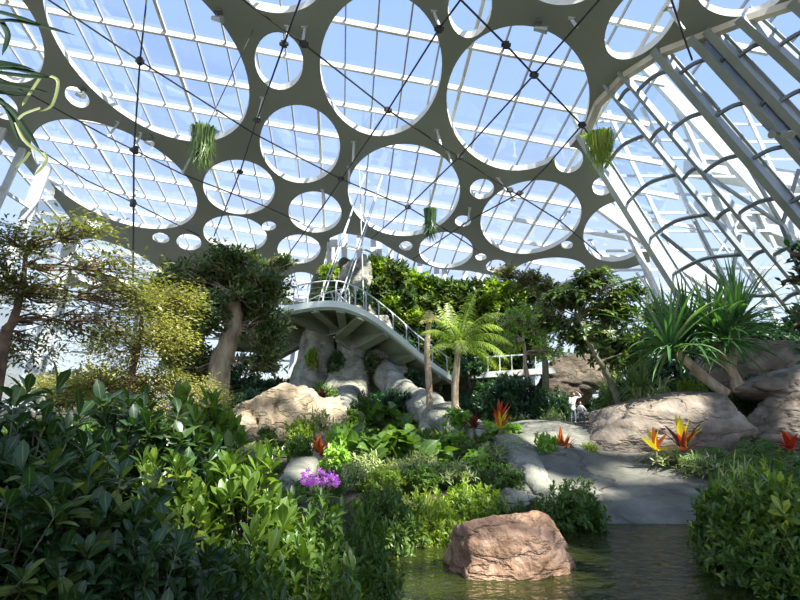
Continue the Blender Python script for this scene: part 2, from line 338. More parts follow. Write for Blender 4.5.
def shrub(name, label, cat, mat, rad=(0.5, 0.5), h=1.0, tips=150, per=7, L=0.1, tpl=None, seed=1, stem='greystem', spread=(0.5, 1.3), back=0.04, sr=0.012, loc=(0, 0, 0), group=None, inner=0.5, up=0.6, low=-0.45):
    r = np.random.default_rng(seed); tpl = tpl or leaf_tpl()
    root = empty(name, loc, label, cat, group)
    cz = h * 0.55
    T = blob(tips, (0, 0, cz), (rad[0], rad[1], h - cz), r, inner, low)
    T[:, 2] = np.maximum(T[:, 2], 0.06 * h)
    A = nrm(T - np.array([[0, 0, h * 0.2]])) + np.array([[0, 0, up]]) + r.normal(0, .25, T.shape)
    P, D, U = rosettes(T, A, per, spread, back, r)
    me = leaves_mesh(name + '_foliage', tpl, P, D, U, L * r.uniform(.65, 1.15, len(P)))
    link('foliage', me, mat, root)
    mb = MB(); branches(mb, (0, 0, 0), T[r.choice(len(T), min(len(T), 130), replace=False)], r, 9, sr)
    mb.build('stem', stem, root)
    root['_w'] = rad[0] * 2.1; root['_h'] = h * 1.04
    return root
def put(proto, used, px, pyt, Y, wpx, label, group=None, rz=None, depth=1.0, base=None, hh=None):
    """stand a shrub on the ground (or base z) so that its crown reaches row pyt"""
    top = at(px, pyt, Y); zb = gz(top.x, Y) - 0.03 if base is None else base
    if hh: zb = top.z - hh
    w = wpx * Y / F; s = w / proto['_w']; sz = (top.z - zb) / proto['_h']
    rz = random.uniform(0, 6.28) if rz is None else rz
    if proto.name not in used:
        used.add(proto.name); o = proto; o.location = (top.x, Y, zb); o.rotation_euler = (0, 0, rz); o.scale = (s, s * depth, sz); o['label'] = label
        if group: o['group'] = group
        return o
    return copy_tree(proto, (top.x, Y, zb), rz, (s, s * depth, sz), label, group)

def blades(mb, o, n, L, W, el=(0.2, 1.3), droop=0.5, seg=6, r=None, az=(0, 6.283), taper=0.6, jit=0.15, fold=0.3):
    """arching strap leaves round a point"""
    r = r or rng; o = Vector(o)
    for i in range(n):
        a = az[0] + (az[1] - az[0]) * ((i * 0.618) % 1) + r.normal(0, jit); e = el[0] + (el[1] - el[0]) * (i / max(1, n - 1)) + r.normal(0, jit)
        l = L * r.uniform(.75, 1.1); d = Vector((math.cos(a) * math.cos(e), math.sin(a) * math.cos(e), math.sin(e)))
        sd = Vector((-math.sin(a), math.cos(a), 0)); p = o.copy(); v = []; dd = d.copy(); tw = r.normal(0, .25)
        for k in range(seg + 1):
            t = k / seg; w = W / 2 * (1 - t ** (1 / max(.05, 1 - taper))) * (0.6 + 0.4 * min(1, t * 4)) + 0.001
            up = sd.cross(dd).normalized(); s2 = (sd * math.cos(tw) + up * math.sin(tw))
            v += [p - s2 * w + up * w * fold * -1, p, p + s2 * w - up * w * fold * -1 * -1 if False else p + s2 * w + up * w * fold * -1]
            dd = (dd + Vector((0, 0, -1)) * droop * t / seg * 2.2).normalized(); p = p + dd * l / seg
        f = []
        for k in range(seg):
            b = k * 3; f += [(b, b + 1, b + 4, b + 3), (b + 1, b + 2, b + 5, b + 4)]
        mb.add(v, f)
def frond(mb, base, d0, L, leaf=0.35, n=26, droop=1.0, w=0.03, r=None, seg=14):
    """palm frond: rachis with drooping leaflets"""
    r = r or rng; p = Vector(base); d = Vector(d0).normalized(); pts = [p.copy()]
    for k in range(seg):
        d = (d + Vector((0, 0, -1)) * droop / seg * (0.4 + 1.4 * k / seg)).normalized(); p = p + d * L / seg; pts.append(p.copy())
    mb.tube(pts, list(np.linspace(0.018 * L, 0.004, len(pts))), 4, False)
    for i in range(n):
        t = 0.15 + 0.85 * i / n; k = min(seg - 1, int(t * seg)); q = pts[k].lerp(pts[k + 1], t * seg - k); dd = (pts[k + 1] - pts[k]).normalized()
        sd = dd.cross(Vector((0, 0, 1)))
        sd = sd.normalized() if sd.length > 1e-3 else Vector((1, 0, 0))
        for s in (-1, 1):
            l = leaf * math.sin(PI * (0.12 + 0.82 * t)) * r.uniform(.8, 1.1); ld = (sd * s + dd * 0.55 + Vector((0, 0, -0.25 - 0.25 * r.random()))).normalized()
            m1 = q + ld * l * 0.5; e = q + ld * l + Vector((0, 0, -0.3 * l)); x = dd * w
            mb.add([q - x * .4, q + x * .4, m1 + x, m1 - x, e], [(0, 1, 2, 3), (3, 2, 4)])

# ------------------------------------------------------------------ rocks
def boulder_mesh(name, dims, seed, planes=16, sub=5, rough=0.06, extra=(), soft=14.0, freq=2.2):
    r = np.random.default_rng(seed); bm = bmesh.new(); bmesh.ops.create_icosphere(bm, subdivisions=sub, radius=1)
    N = nrm(r.normal(0, 1, (planes, 3))); Dd = r.uniform(0.60, 0.98, planes)
    for e in extra:
        n = np.array(e[:3], float); N = np.vstack([N, n / np.linalg.norm(n)]); Dd = np.append(Dd, e[3])
    for v in bm.verts:
        d = np.array(v.co); k = N @ d; k = np.where(k > 0.05, Dd / np.maximum(k, .05), 9)
        rr = (np.sum(k ** -soft)) ** (-1 / soft)
        rr = min(rr, 1.35)
        p = Vector(d * rr)
        q = p * freq + Vector((seed, 0, 0)); rr2 = 1 + rough * (noise.noise(q) + 0.5 * noise.noise(q * 2.3) + 0.25 * noise.noise(q * 5) + .12 * noise.noise(q * 11))
        rid = abs(noise.noise(q * 0.9 + Vector((5, 5, 5)))); rr2 -= rough * 1.1 * max(0, 0.09 - rid) / 0.09
        p = p * rr2; v.co = (p.x * dims[0], p.y * dims[1], p.z * dims[2])
    me = bpy.data.meshes.new(name); bm.to_mesh(me); bm.free(); me.shade_smooth(); return me
def boulder(name, label, loc, dims, seed, mat, group=None, rz=0, cat='rock', **kw):
    o = link(name, boulder_mesh(name, dims, seed, **kw), mat, None, loc); o.rotation_euler = (0, 0, rz)
    return tag(o, label, cat, group)

# ================================================================== CAMERA, SKY, SUN
cam = bpy.data.cameras.new('camera'); cam.lens = F / 800 * 36; cam.sensor_width = 36; cam.clip_end = 2000
co = bpy.data.objects.new('camera', cam); C.objects.link(co); co.location = (0, 0, CAMZ); co.rotation_euler = (PI / 2 + TH, 0, 0)
sc = bpy.context.scene; sc.camera = co
w = bpy.data.worlds.new('sky'); sc.world = w; w.use_nodes = True; nt = w.node_tree; nt.nodes.clear()
wo = nt.nodes.new('ShaderNodeOutputWorld'); bg = nt.nodes.new('ShaderNodeBackground'); tc = nt.nodes.new('ShaderNodeTexCoord'); sx = nt.nodes.new('ShaderNodeSeparateXYZ')
nt.links.new(tc.outputs['Generated'], sx.inputs[0])
nt.links.new(ramp(nt, [(0.0, (0.80, 0.84, 0.86)), (0.12, (0.68, 0.78, 0.94)), (0.45, (0.38, 0.53, 0.90)), (1.0, (0.25, 0.41, 0.82))], sx.outputs[2]), bg.inputs[0])
bg.inputs[1].default_value = 1.25; nt.links.new(bg.outputs[0], wo.inputs[0])
sl = bpy.data.lights.new('sun', 'SUN'); sl.energy = 14.0; sl.angle = math.radians(0.8); sl.color = (1.0, 0.95, 0.85)
so = bpy.data.objects.new('sun', sl); C.objects.link(so); so.location = (20, -20, 60); so.rotation_euler = SUN.to_track_quat('Z', 'Y').to_euler()
vs = sc.view_settings; vs.view_transform = 'Standard'; vs.look = 'None'; vs.gamma = 1; vs.exposure = 0.12; vs.use_curve_mapping = False
sc.cycles.transparent_max_bounces = 24; sc.cycles.max_bounces = 8; sc.cycles.diffuse_bounces = 4

# ================================================================== GROUND, WATER
def ground():
    xs = np.concatenate([np.linspace(-70, -12, 30)[:-1], np.linspace(-12, 20, 130), np.linspace(20, 70, 26)[1:]])
    ys = np.concatenate([np.linspace(-30, -1, 12)[:-1], np.linspace(-1, 20, 100), np.linspace(20, 90, 40)[1:]])
    v = [(x, y, gz(x, y)) for y in ys for x in xs]; n = len(xs)
    f = [(j * n + i, j * n + i + 1, (j + 1) * n + i + 1, (j + 1) * n + i) for j in range(len(ys) - 1) for i in range(n - 1)]
    mb = MB(); mb.v = v; mb.f = f; o = mb.build('floor', 'soil', sm=True); tag(o, kind='structure')
ground()
mb = MB(); mb.add([(-1.2, 0.0, 0), (9.4, 0.0, 0), (9.4, 8.0, 0), (-1.2, 8.0, 0)], [(0, 1, 2, 3)])
tag(mb.build('pond_water', 'water'), 'shallow green pond water with ripples around the brown rock', 'water', kind='stuff')

# ================================================================== ROOF PLATE WITH ROUND OPENINGS
HOLES = [(77, 97, 14, 8.5, 35), (3, 106, 17, 11, 40), (95, 224, 9, 4, 20), (161, 238, 8.5, 5, 10), (189, 242, 12.5, 8, 8), (235, 234, 32, 18, 8),
 (121, 264, 52, 16, 24), (71, 261, 8, 4, 25), (136, 290, 8, 3.2, 8), (88, 277, 18, 6, 22), (239, 187, 36, 27, 8), (279, 61, 24, 29, -12), (300, 144, 41, 38, 35),
 (381, 64, 61, 72, 0), (470, 6, 22, 32, 5), (518, 98, 71, 73, 30), (404, 190, 56, 46, 0), (315, 212, 26.5, 20.5, 5), (269, 226, 7, 4.5, 0), (299, 249, 21.5, 14.5, 0),
 (301, 287, 19, 15, 0), (406, 246, 6.5, 4.5, 0), (446, 250, 27, 18, 0), (482, 189, 12, 10, -10), (463, 221, 8, 5.5, 0), (481, 257, 5.5, 3.3, 0), (496, 266, 10, 6.2, -5),
 (531, 217, 51, 36, -12), (569, 160, 14.5, 12.5, -25), (603, 186, 11, 9, -20), (567, 245, 6, 4, 0), (619, 231, 37, 29, -25), (548, 273, 38, 15, -6),
 (642, 20, 47, 27, -48), (742, -13, 46, 29, -8), (562, -14, 34, 19, 0), (280, -14, 42, 27, 0), (146, 43.7, 124, 70, 42), (114, 174, 90, 43, 25.6), (-2, 28, 62, 36, 55)]
OUT_PX = [(584, 137), (598, 104), (625, 76), (661, 53), (700, 38), (746, 20), (800, 3), (900, -30)]
OUT_FAR = [(650, 262), (610, 274), (560, 292), (515, 280), (495, 276), (470, 271), (440, 269), (415, 262), (396, 252), (380, 242), (362, 236), (342, 233), (330, 238), (324, 262), (326, 300), (300, 306), (250, 303), (190, 300), (140, 297), (100, 290), (62, 285), (56, 268), (66, 240), (74, 224), (58, 202), (36, 178), (6, 142), (-4, 132), (-100, 70), (-260, 0)]
def roof_plate():
    out = [R(*p) for p in OUT_PX[::-1]] + [R(594, 162), R(612, 196), R(648, 240)] + [R(*p) for p in OUT_FAR]
    poly = [Vector((p.x, p.y)) for p in out]
    lf = poly[-1]; rt = poly[0]
    poly += [Vector((lf.x - 3, 4)), Vector((-30, -16)), Vector((24, -16)), Vector((26, 6)), Vector((rt.x + 3, rt.y - 3))]
    holes = []
    for (cx, cy, rx, ry, a) in HOLES:
        n = 56 if rx > 25 else 28; a = math.radians(a); h = []
        for k in range(n):
            t = 2 * PI * k / n; x = rx * math.cos(t); y = ry * math.sin(t)
            p = R(cx + x * math.cos(a) - y * math.sin(a), cy + x * math.sin(a) + y * math.cos(a)); h.append(Vector((p.x, p.y)))
        holes.append(h)
    circ = [(sum(h, Vector((0, 0))) / len(h), 0) for h in holes]; circ = [(c, max((q - c).length for q in holes[i])) for i, (c, _) in enumerate(circ)]
    def pierce(px, py, Y):
        p = at(px, py, Y); t = (CAMZ + H0 - SY * p.y - SX * p.x - p.z) / (SUN.z + SY * SUN.y + SX * SUN.x); return Vector((p.x + SUN.x * t, p.y + SUN.y * t))
    for (px, py, Y, q) in [(515, 535, 5.3, 1.15), (320, 480, 5.1, .5), (440, 488, 7.0, .8), (238, 455, 2.8, .85), (140, 395, 3.0, .6), (60, 385, 2.3, .4), (120, 470, 2.1, .35), (400, 440, 8.6, 2.0), (250, 415, 13, 2.2), (740, 480, 5.2, .7), (330, 510, 3.5, 1.1), (380, 500, 5.2, .9), (440, 455, 8, 1.2), (300, 430, 10, 1.2), (235, 430, 3.2, 0.9), (400, 430, 9, 2.2), (455, 490, 7, 1.5), (600, 440, 11, 1.6), (458, 340, 16, 2.2), (690, 385, 11, 1.7), (350, 380, 29, 2.5), (215, 340, 10, 2.0), (320, 480, 5.2, 0.8), (150, 330, 8, 2.2), (560, 490, 8, 1.2), (500, 300, 33, 3), (590, 310, 13, 1.8), (715, 330, 11.5, 1.6), (650, 470, 9, 1.0)]:
        c = pierce(px, py, Y)  # invented openings, added where the sun must pass to light chosen spots
        if any((c - c2).length < q + k + 0.18 for c2, k in circ): 
            q = min((c - c2).length - k - 0.18 for c2, k in circ)
            if q < 0.35: continue
        circ.append((c, q)); holes.append([c + Vector((math.cos(2 * PI * k / 40), math.sin(2 * PI * k / 40))) * q for k in range(40)])
    for (px, py, Y, q) in [(60, 450, 2.2, .5), (120, 520, 2.0, .8), (20, 500, 2, .8), (770, 360, 14, 1.6), (610, 510, 7.3, 1.0), (700, 425, 10.2, .8)]:
        circ.append((pierce(px, py, Y), q))  # plate kept solid here so that chosen spots stay in shade
    r = random.Random(11)
    def inside(p, P):
        c = False; j = len(P) - 1
        for i in range(len(P)):
            if (P[i].y > p.y) != (P[j].y > p.y) and p.x < (P[j].x - P[i].x) * (p.y - P[i].y) / (P[j].y - P[i].y) + P[i].x: c = not c
            j = i
        return c
    fill = []
    def outside_view(p, q):      # keep the invented openings clear of the part of the roof the photo shows
        d = Vector((p.x, p.y, roofz(p.x, p.y))) - Vector((0, 0, CAMZ)); 
        fw = d.y * math.cos(TH) + d.z * math.sin(TH)
        if fw <= 0.1: return True
        X = 400 + F * d.x / fw; Yp = 300 - F * (d.z * math.cos(TH) - d.y * math.sin(TH)) / fw; m = F * q / fw * 1.15
        return X < -m or X > 800 + m or Yp < -m
    for t in range(9000):
        q = (4.6 if t < 1500 else 2.6 if t < 5000 else 1.1) * r.uniform(.8, 1.1); p = Vector((r.uniform(-45, 28), r.uniform(-15, 34)))
        if not inside(p, poly) or not outside_view(p, q): continue
        if any((p - c).length < q + k + 0.7 for c, k in circ): continue
        if any((p - Vector(geometry.intersect_point_line(p.to_3d(), poly[i].to_3d(), poly[i - 1].to_3d())[0][:2])).length < q + 0.8 and 0 <= geometry.intersect_point_line(p.to_3d(), poly[i].to_3d(), poly[i - 1].to_3d())[1] <= 1 for i in range(len(poly))): continue
        circ.append((p, q)); holes.append([p + Vector((math.cos(2 * PI * k / 40), math.sin(2 * PI * k / 40))) * q for k in range(40)])
    co_ = list(poly); fa = []
    for h in holes: fa.append(list(range(len(co_), len(co_) + len(h)))); co_ += h
    ed = [(i, (i + 1) % len(poly)) for i in range(len(poly))]
    for f in fa: ed += [(f[i], f[(i + 1) % len(f)]) for i in range(len(f))]
    V, E, Fc, *_ = geometry.delaunay_2d_cdt(co_, ed, [], 0, 1e-5)
    keep = []
    bb = [(min(p.x for p in h), max(p.x for p in h), min(p.y for p in h), max(p.y for p in h), h) for h in holes]
    for f in Fc:
        c = sum((V[i] for i in f), Vector((0, 0))) / len(f)
        if not inside(c, poly): continue
        if any(x0 < c.x < x1 and y0 < c.y < y1 and inside(c, h) for x0, x1, y0, y1, h in bb): continue
        keep.append(f)
    T = 0.32; n = len(V)
    v = [(p.x, p.y, roofz(p.x, p.y)) for p in V] + [(p.x, p.y, roofz(p.x, p.y, T)) for p in V]
    cnt = {}
    for f in keep:
        for i in range(len(f)): cnt.setdefault(tuple(sorted((f[i], f[(i + 1) % len(f)]))), []).append((f[i], f[(i + 1) % len(f)]))
    fs = [tuple(reversed(f)) for f in keep] + [tuple(i + n for i in f) for f in keep]
    fs += [(e[0][1], e[0][0], e[0][0] + n, e[0][1] + n)[::-1] for e in cnt.values() if len(e) == 1]
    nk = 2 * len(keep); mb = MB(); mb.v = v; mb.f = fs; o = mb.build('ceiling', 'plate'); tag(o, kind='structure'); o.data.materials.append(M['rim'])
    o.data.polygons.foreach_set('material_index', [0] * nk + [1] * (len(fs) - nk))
    return poly
ROOFPOLY = roof_plate()

# glass roof above it, on its grid of beams
sky = empty('window_1', (0, 0, 0), kind='structure')
GO = 1.7; e = 0.1
EX = [Vector((p.x + (3.5 if p.x > 6 else -3 if p.x < -20 else 0), p.y + (5 if p.y > 36 else 0))) for p in ROOFPOLY]
g = MB(); g.v = [(p.x, p.y, roofz(p.x, p.y, GO + .15)) for p in EX]; g.f = [tuple(range(len(ROOFPOLY)))]; g.build('glass', 'glass', sky)
def pin(p, P=ROOFPOLY):
    c = False; j = len(P) - 1
    for i in range(len(P)):
        if (P[i].y > p.y) != (P[j].y > p.y) and p.x < (P[j].x - P[i].x) * (p.y - P[i].y) / (P[j].y - P[i].y) + P[i].x: c = not c
        j = i
    return c
def clipped(a, b):
    a = Vector(a); b = Vector(b); n = 300; run = []; best = []
    for k in range(n + 1):
        p = a.lerp(b, k / n)
        if pin(p) or pin(p - Vector((3.5, 0))) or pin(p + Vector((3, 0))) or pin(p - Vector((0, 5))): run.append(p)
        else:
            if len(run) > len(best): best = run
            run = []
    if len(run) > len(best): best = run
    return (best[0], best[-1]) if len(best) > 4 else None
for i in range(27):
    y0 = -14 + i * 2.75; q = clipped((-66, y0 - e * 66), (34, y0 + e * 34))
    if not q: continue
    a, b = q; m = MB(); m.bar((a[0], a[1], roofz(*a, GO)), (b[0], b[1], roofz(*b, GO)), 0.18, 0.26); m.build('cross_beam', 'mullion', sky)
for i in range(62):
    x0 = -56 + i * 1.55; q = clipped((x0 + e * 16, -16), (x0 - e * 62, 62))
    if not q: continue
    a, b = q; k = i % 5 == 0; m = MB(); m.bar((a[0], a[1], roofz(*a, GO + .05)), (b[0], b[1], roofz(*b, GO + .05)), 0.16 if k else 0.075, 0.15); m.build('rafter', 'mullion' if k else 'rafter', sky)

# edge trim of the plate at the right
m = MB(); pts = [R(*p, -0.12) for p in [(584, 137), (598, 104), (625, 76), (661, 53), (700, 38), (746, 20), (800, 3), (900, -30)]]
for a, b in zip(pts, pts[1:]): m.bar(a, b, 0.35, 0.28)
tag(m.build('trim_1', 'trim'), kind='structure')

# ================================================================== RIGHT WALL
wr = empty('wall_right', (18, 26, 0), kind='structure')
cols = [((586, 137), (740, 382), 0.95, 'fin2'), ((609, 89), (800, 322), 0.30, 'fin'), ((624, 76), (835, 330), 0.40, 'fin'), ((661, 53), (880, 310), 0.75, 'fin'), ((699, 40), (935, 300), 0.85, 'fin'), ((714, 33), (965, 300), 0.7, 'fin'), ((748, 19), (1010, 260), 1.1, 'fin'), ((800, 3), (1080, 250), 1.0, 'fin')]
seg = []
for i, (t, b, dep, mt) in enumerate(cols):
    p = R(*t, -0.1); u, v = ray(*b); q = at(*b, p.y + 1.0 + 0.0 * i)
    d = (p - q).normalized(); q = q - d * ((q.z - 0.3) / d.z)
    seg.append((p, q)); m = MB(); sd = Vector((1, 0, 0))
    up = Vector((0.35, -1, 0.2))
    m.bar(p + d * .3, q, dep, 0.16, up)
    if dep > 0.5:
        m.bar(p + d * .3 + d.cross(up).normalized() * dep / 2, q + d.cross(up).normalized() * dep / 2, 0.06, 0.34, up); m.bar(p + d * .3 - d.cross(up).normalized() * dep / 2, q - d.cross(up).normalized() * dep / 2, 0.06, 0.34, up)
    m.build('steel_column', mt, wr, world=True)
g = MB()
for (p0, q0), (p1, q1) in zip(seg, seg[1:]):
    o_ = Vector((0.25, 0.3, 0))
    g.add([p0 + o_, q0 + o_, q1 + o_, p1 + o_], [(0, 1, 2, 3)])
    for z in np.arange(2.2, 16.4, 1.9):
        def on(p, q, z):
            t = (z - q.z) / (p.z - q.z); return q.lerp(p, t) if t < 0.99 else None
        a = on(p0, q0, z); b = on(p1, q1, z + 0.25)
        if a is None or b is None: continue
        sp = (b - a).length; mid = (a + b) / 2 + Vector((-0.06, -0.05, 0.07)) * sp
        m = MB(); c = crom([a, mid, b], 6); m.tube(c, 0.10, 6); m.build('curved_transom', 'darkfin', wr, world=True)
g.build('glass', 'wglass', wr, world=True)

# outer steel lattice seen through the right-hand glass
la = empty('steel_lattice', (30, 38, 0), 'white steel lattice with dark branching props outside the right-hand glass wall', 'lattice')
r = random.Random(3)
for i in range(12):
    m = MB(); x = 17 + i * 2.6; m.bar((x + 4, 38 + i * .4, 0.3), (x - 5, 36 + i * .4, 21 + i * 0.5), 0.34 if i % 3 == 0 else 0.16, 0.3); m.build('post', 'white', la, world=True)
for i in range(15):
    m = MB(); z = 2 + i * 1.35; m.bar((14, 36.8, z), (48, 41, z + 1.5), 0.14, 0.16); m.build('rail', 'white', la, world=True)
for i in range(8):
    m = MB(); x = 16 + i * 4.0; m.bar((x, 37, 4 + (i % 2) * 5), (x + 4.5, 37.6, 9 + (i % 2) * 6), 0.12, 0.12); m.bar((x + 4.5, 37.6, 4 + (i % 2) * 5), (x, 37, 10 + (i % 2) * 5), 0.12, 0.12); m.build('brace', 'white', la, world=True)
for i in range(8):
    x = 21 + i * 3.6; b = Vector((x + 2, 33, 0.3)); t = Vector((x - 1.5, 32.5, 8 + i * 0.9 + (i % 2) * 3)); m = MB(); m.tube([b, t], 0.2, 6)
    for s in (-1, 0, 1): m.tube([t, t + Vector((s * 2.4 - 1.6, r.uniform(-1, 1), 4.2 - abs(s)))], 0.13, 5)
    m.build('branching_prop', 'darkfin', la, world=True)
for (a, b) in [((600, 205), (720, 292)), ((640, 60), (800, 235))]:
    m = MB(); m.bar(at(*a, 36), at(*b, 36), 0.9, 0.4, (0, -1, 0)); m.build('inclined_beam', 'white', la, world=True)
for (a, b) in [((690, 165), (800, 185)), ((700, 205), (800, 240))]:
    m = MB(); m.bar(at(*a, 38.5), at(*b, 40), 1.2, 1.5, (0, -1, 0)); m.build('wall_band', 'white', la, world=True)

# ================================================================== LEFT WALL AND BACK WALL
wl = empty('wall_left', (-30, 40, 0), kind='structure')
lc = [((-90, 76), 0.5), ((-40, 104), 0.5), ((2, 130), 0.5), ((22, 150), 0.4), ((44, 170), 0.8), ((78, 218), 0.9), ((70, 244), 0.6), ((58, 270), 0.5), ((66, 285), 0.5), ((100, 290), .4), ((140, 297), .4), ((190, 300), .4), ((250, 303), .4), ((300, 306), .4)]
ls = []
for i, (t, dep) in enumerate(lc):
    p = R(*t, -0.1); k = max(0, 1 - i / 7.0)
    q = Vector((p.x - 1.5 - 7.5 * k, p.y + 1.5 * (1 - k), 0.3)); ls.append((p, q)); m = MB(); m.bar(p + (p - q).normalized() * .3, q, dep, 0.25, (0.3, -1, 0.2)); m.build('steel_column', 'white', wl, world=True)
g = MB()
for (p0, q0), (p1, q1) in zip(ls, ls[1:]):
    o_ = Vector((-0.2, 0.2, 0)); g.add([p0 + o_, p1 + o_, q1 + o_, q0 + o_], [(0, 1, 2, 3)])
    for t in (0.12, 0.3, 0.48, 0.66, 0.84):
        m = MB(); a = q0.lerp(p0, t); b = q1.lerp(p1, t); m.bar(a, b, 0.16, 0.2); m.build('transom', 'white', wl, world=True)
g.build('glass', 'wglass', wl, world=True)

wb = empty('wall_back', (0, 44, 0), kind='structure')
bc = [(326, 262), (329, 238), (334, 235), (344, 233), (359, 236), (373, 240), (379, 243), (391, 250), (402, 256), (420, 264), (437, 268), (445, 269), (466, 271), (479, 273), (484, 274), (500, 278), (530, 286), (560, 292), (610, 274), (650, 262)]
bs = []
for i, t in enumerate(bc):
    p = R(*t, 0.1); p = p + Vector((0, 0.6, 0)); q = Vector((p.x, p.y, 0.2)); bs.append((p, q)); m = MB(); m.bar(p + Vector((0, 0, .4)), q, 0.42, 0.3, (0, -1, 0)); m.build('steel_column', 'white', wb, world=True)
g = MB()
for (p0, q0), (p1, q1) in zip(bs, bs[1:]):
    o_ = Vector((0, 0.25, 0)); g.add([p0 + o_, p1 + o_, q1 + o_, q0 + o_], [(0, 1, 2, 3)])
    for j in range(6):
        z = p0.z - 0.9 - j * 1.6
        m = MB(); a = Vector((p0.x, p0.y, z)); b = Vector((p1.x, p1.y, p1.z - 0.9 - j * 1.6)); m.tube(crom([a, (a + b) / 2 + Vector((0, -.1, .1)), b], 4), 0.09, 5); m.build('transom', 'fin', wb, world=True)
g.build('glass', 'wglass', wb, world=True)

# ================================================================== CABLE NET UNDER THE ROOF
net = empty('cable_net', (0, 24, 16), 'black steel cable net with clamps and short white struts under the round roof openings', 'cable net')
CO = -1.3
lines = [[(20, -20), (49, 0), (140, 61), (253, 133), (341, 179), (408, 207), (456, 236), (480, 252)], [(232, -10), (250, 5), (304, 44), (388, 110), (459, 157), (510, 190), (560, 221), (602, 256)],
 [(440, -22), (461, 0), (506, 45), (534, 75), (582, 125), (594, 142)], [(306, -15), (300, 0), (284, 44), (257, 120), (240, 172), (229, 199), (214, 236)], [(470, -14), (459, 2), (439, 29), (388, 110), (328, 199), (283, 262)],
 [(612, -15), (599, 0), (534, 75), (459, 157), (408, 207), (371, 239)], [(0, 78), (20, 89), (108, 137), (182, 174), (262, 205), (300, 222)], [(40, 150), (86, 180), (134, 203), (200, 236)], [(582, 125), (545, 168), (520, 193), (470, 220), (413, 259)],
 [(668, -10), (686, 43), (692, 60)], [(760, -30), (700, 30), (560, 155), (510, 190)]]
for L_ in lines[:10]:
    P_ = [R(*p, CO) for p in L_]; m = MB(); m.tube(P_, 0.045, 5, False); m.build('cable', 'cable', net, world=True)
for p in [(140, 61), (284, 44), (257, 120), (388, 110), (459, 157), (506, 45), (534, 75), (408, 207), (134, 203), (133, 150), (240, 172), (439, 29), (582, 125), (520, 193), (510, 190), (304, 44), (341, 179)]:
    c = R(*p, CO); m = MB(); m.bar(c - Vector((0, 0, .12)), c + Vector((0, 0, .12)), 0.24, 0.24, (0, 1, 0)); m.bar(c - Vector((.2, 0, 0)), c + Vector((.2, 0, 0)), 0.12, 0.12); m.build('cable_clamp', 'cable', net, world=True)
for a, b in [((119, 122), (108, 137)), ((142, 133), (133, 150)), ((288, 27), (287, 36)), ((305, 28), (302, 45)), ((434, 12), (440, 28)), ((263, 98), (258, 118)), ((354, 142), (353, 162)), ((437, 130), (441, 146)), ((448, 152), (452, 165)), ((349, 167), (349, 184)), ((323, 190), (325, 203)), ((498, 178), (507, 192)), ((571, 19), (577, 27)), ((668, 8), (684, 30)), ((513, 200), (509, 190)), ((196, 148), (182, 174)), ((136, 190), (134, 203)), ((470, 208), (468, 221)), ((568, 212), (560, 221)), ((590, 240), (597, 252))]:
    m = MB(); p = R(*a, 0.05); q = R(*b, CO); m.tube([p, q], 0.07, 6); m.bar(p - Vector((0, 0, .04)), p + Vector((0, 0, .04)), 0.3, 0.3, (0, 1, 0)); m.build('strut', 'white', net, world=True)
# vertical hanging cable at the left
top = R(147, -4, -0.1); bot = at(133, 300, top.y)
hc = empty('hanging_cable', (top.x, top.y, 2), 'long black vertical cable hanging through the left roof openings', 'cable')
m = MB(); m.tube([top, R(140, 61, CO) * 0 + at(140, 61, top.y), at(134, 150, top.y), bot], 0.04, 5); m.build('cable', 'cable', hc, world=True)
for y in (61, 150, 203): 
    c = at(140 - (y - 61) * 0.05, y, top.y); m = MB(); m.tube([c - Vector((0, 0, .15)), c + Vector((0, 0, .15))], 0.12, 8); m.build('cable_clamp', 'cable', hc, world=True)

# small fixtures fixed to the plate
for (x, y, lb) in [(218, 12, 'small grey floodlight on the roof plate right of the largest top-left opening'), (150, 137, 'small dark floodlight on the roof plate below the vertical hanging cable'), (538, 22, 'small dark floodlight on the roof plate above the large right opening'), (82, 89, 'small grey floodlight at the rim of the little oval roof opening')]:
    c = R(x, y, -0.10); t = empty('floodlight', c, lb, 'light', 'floodlights on the roof plate')
    m = MB(); m.box((-.16, -.16, -.04), (.16, .16, 0.02)); m.tube([(0, 0, 0), (0, 0, .1)], .05, 6); m.tube([(0, 0, -.05), (0, -.05, -.35)], 0.05, 6); m.build('bracket', 'darkfin', t)
    m = MB(); m.tube([(-.2, -.1, -.38), (.1, -.2, -.5), (.3, -.25, -.58)], [0.10, 0.14, 0.17], 10); m.build('lamp_head', 'fin', t)
c = at(777, 133, 20.5); t = empty('spotlight', c, 'cluster of small grey spotlights clamped to the right wall steel', 'light')
m = MB(); m.tube([(-.3, .3, .5), (0, 0, 0), (.35, 0, -.1)], 0.05, 6); m.build('bracket', 'darkfin', t)
for dx in (-.25, .25, .5):
    m = MB(); m.tube([(dx, 0, 0), (dx - .1, -.2, -.18)], [0.1, 0.15], 10); m.build('lamp_head', 'fin', t)

# ================================================================== SCULPTED TREE TOWER
tw = empty('sculpted_tree_tower', at(345, 425, 30), 'tall artificial rock tree with pale buttressed trunks rising behind the curved walkway', 'rock tower')
def lumpy_tube(name, pts, rad, mat, parent, ridges=5, amp=0.15, n=28, res=8, seed=1):
    P_ = crom(pts, res); rs = np.interp(np.linspace(0, 1, len(P_)), np.linspace(0, 1, len(rad)), rad); mb = MB(); mb.tube(P_, list(rs), n, True)
    V = []
    for i, v in enumerate(mb.v):
        k = min(i // n, len(P_) - 1); c = P_[k]; d = Vector(v) - c; th = 2 * PI * (i % n) / n; q = Vector(v) * 0.8 + Vector((seed, 0, 0))
        V.append(c + d * (1 + amp * math.sin(ridges * th + seed + k * 0.08) + 0.22 * noise.noise(q) + 0.08 * noise.noise(q * 4)))
    mb.v = V; return mb.build(name, mat, parent, world=True, sm=True)
def bl_part(name, loc, dims, seed, mat, parent, **kw):
    o = link(name, boulder_mesh(name, dims, seed, **kw), mat, parent); o.location = Vector(loc) - Vector(parent.location); return o
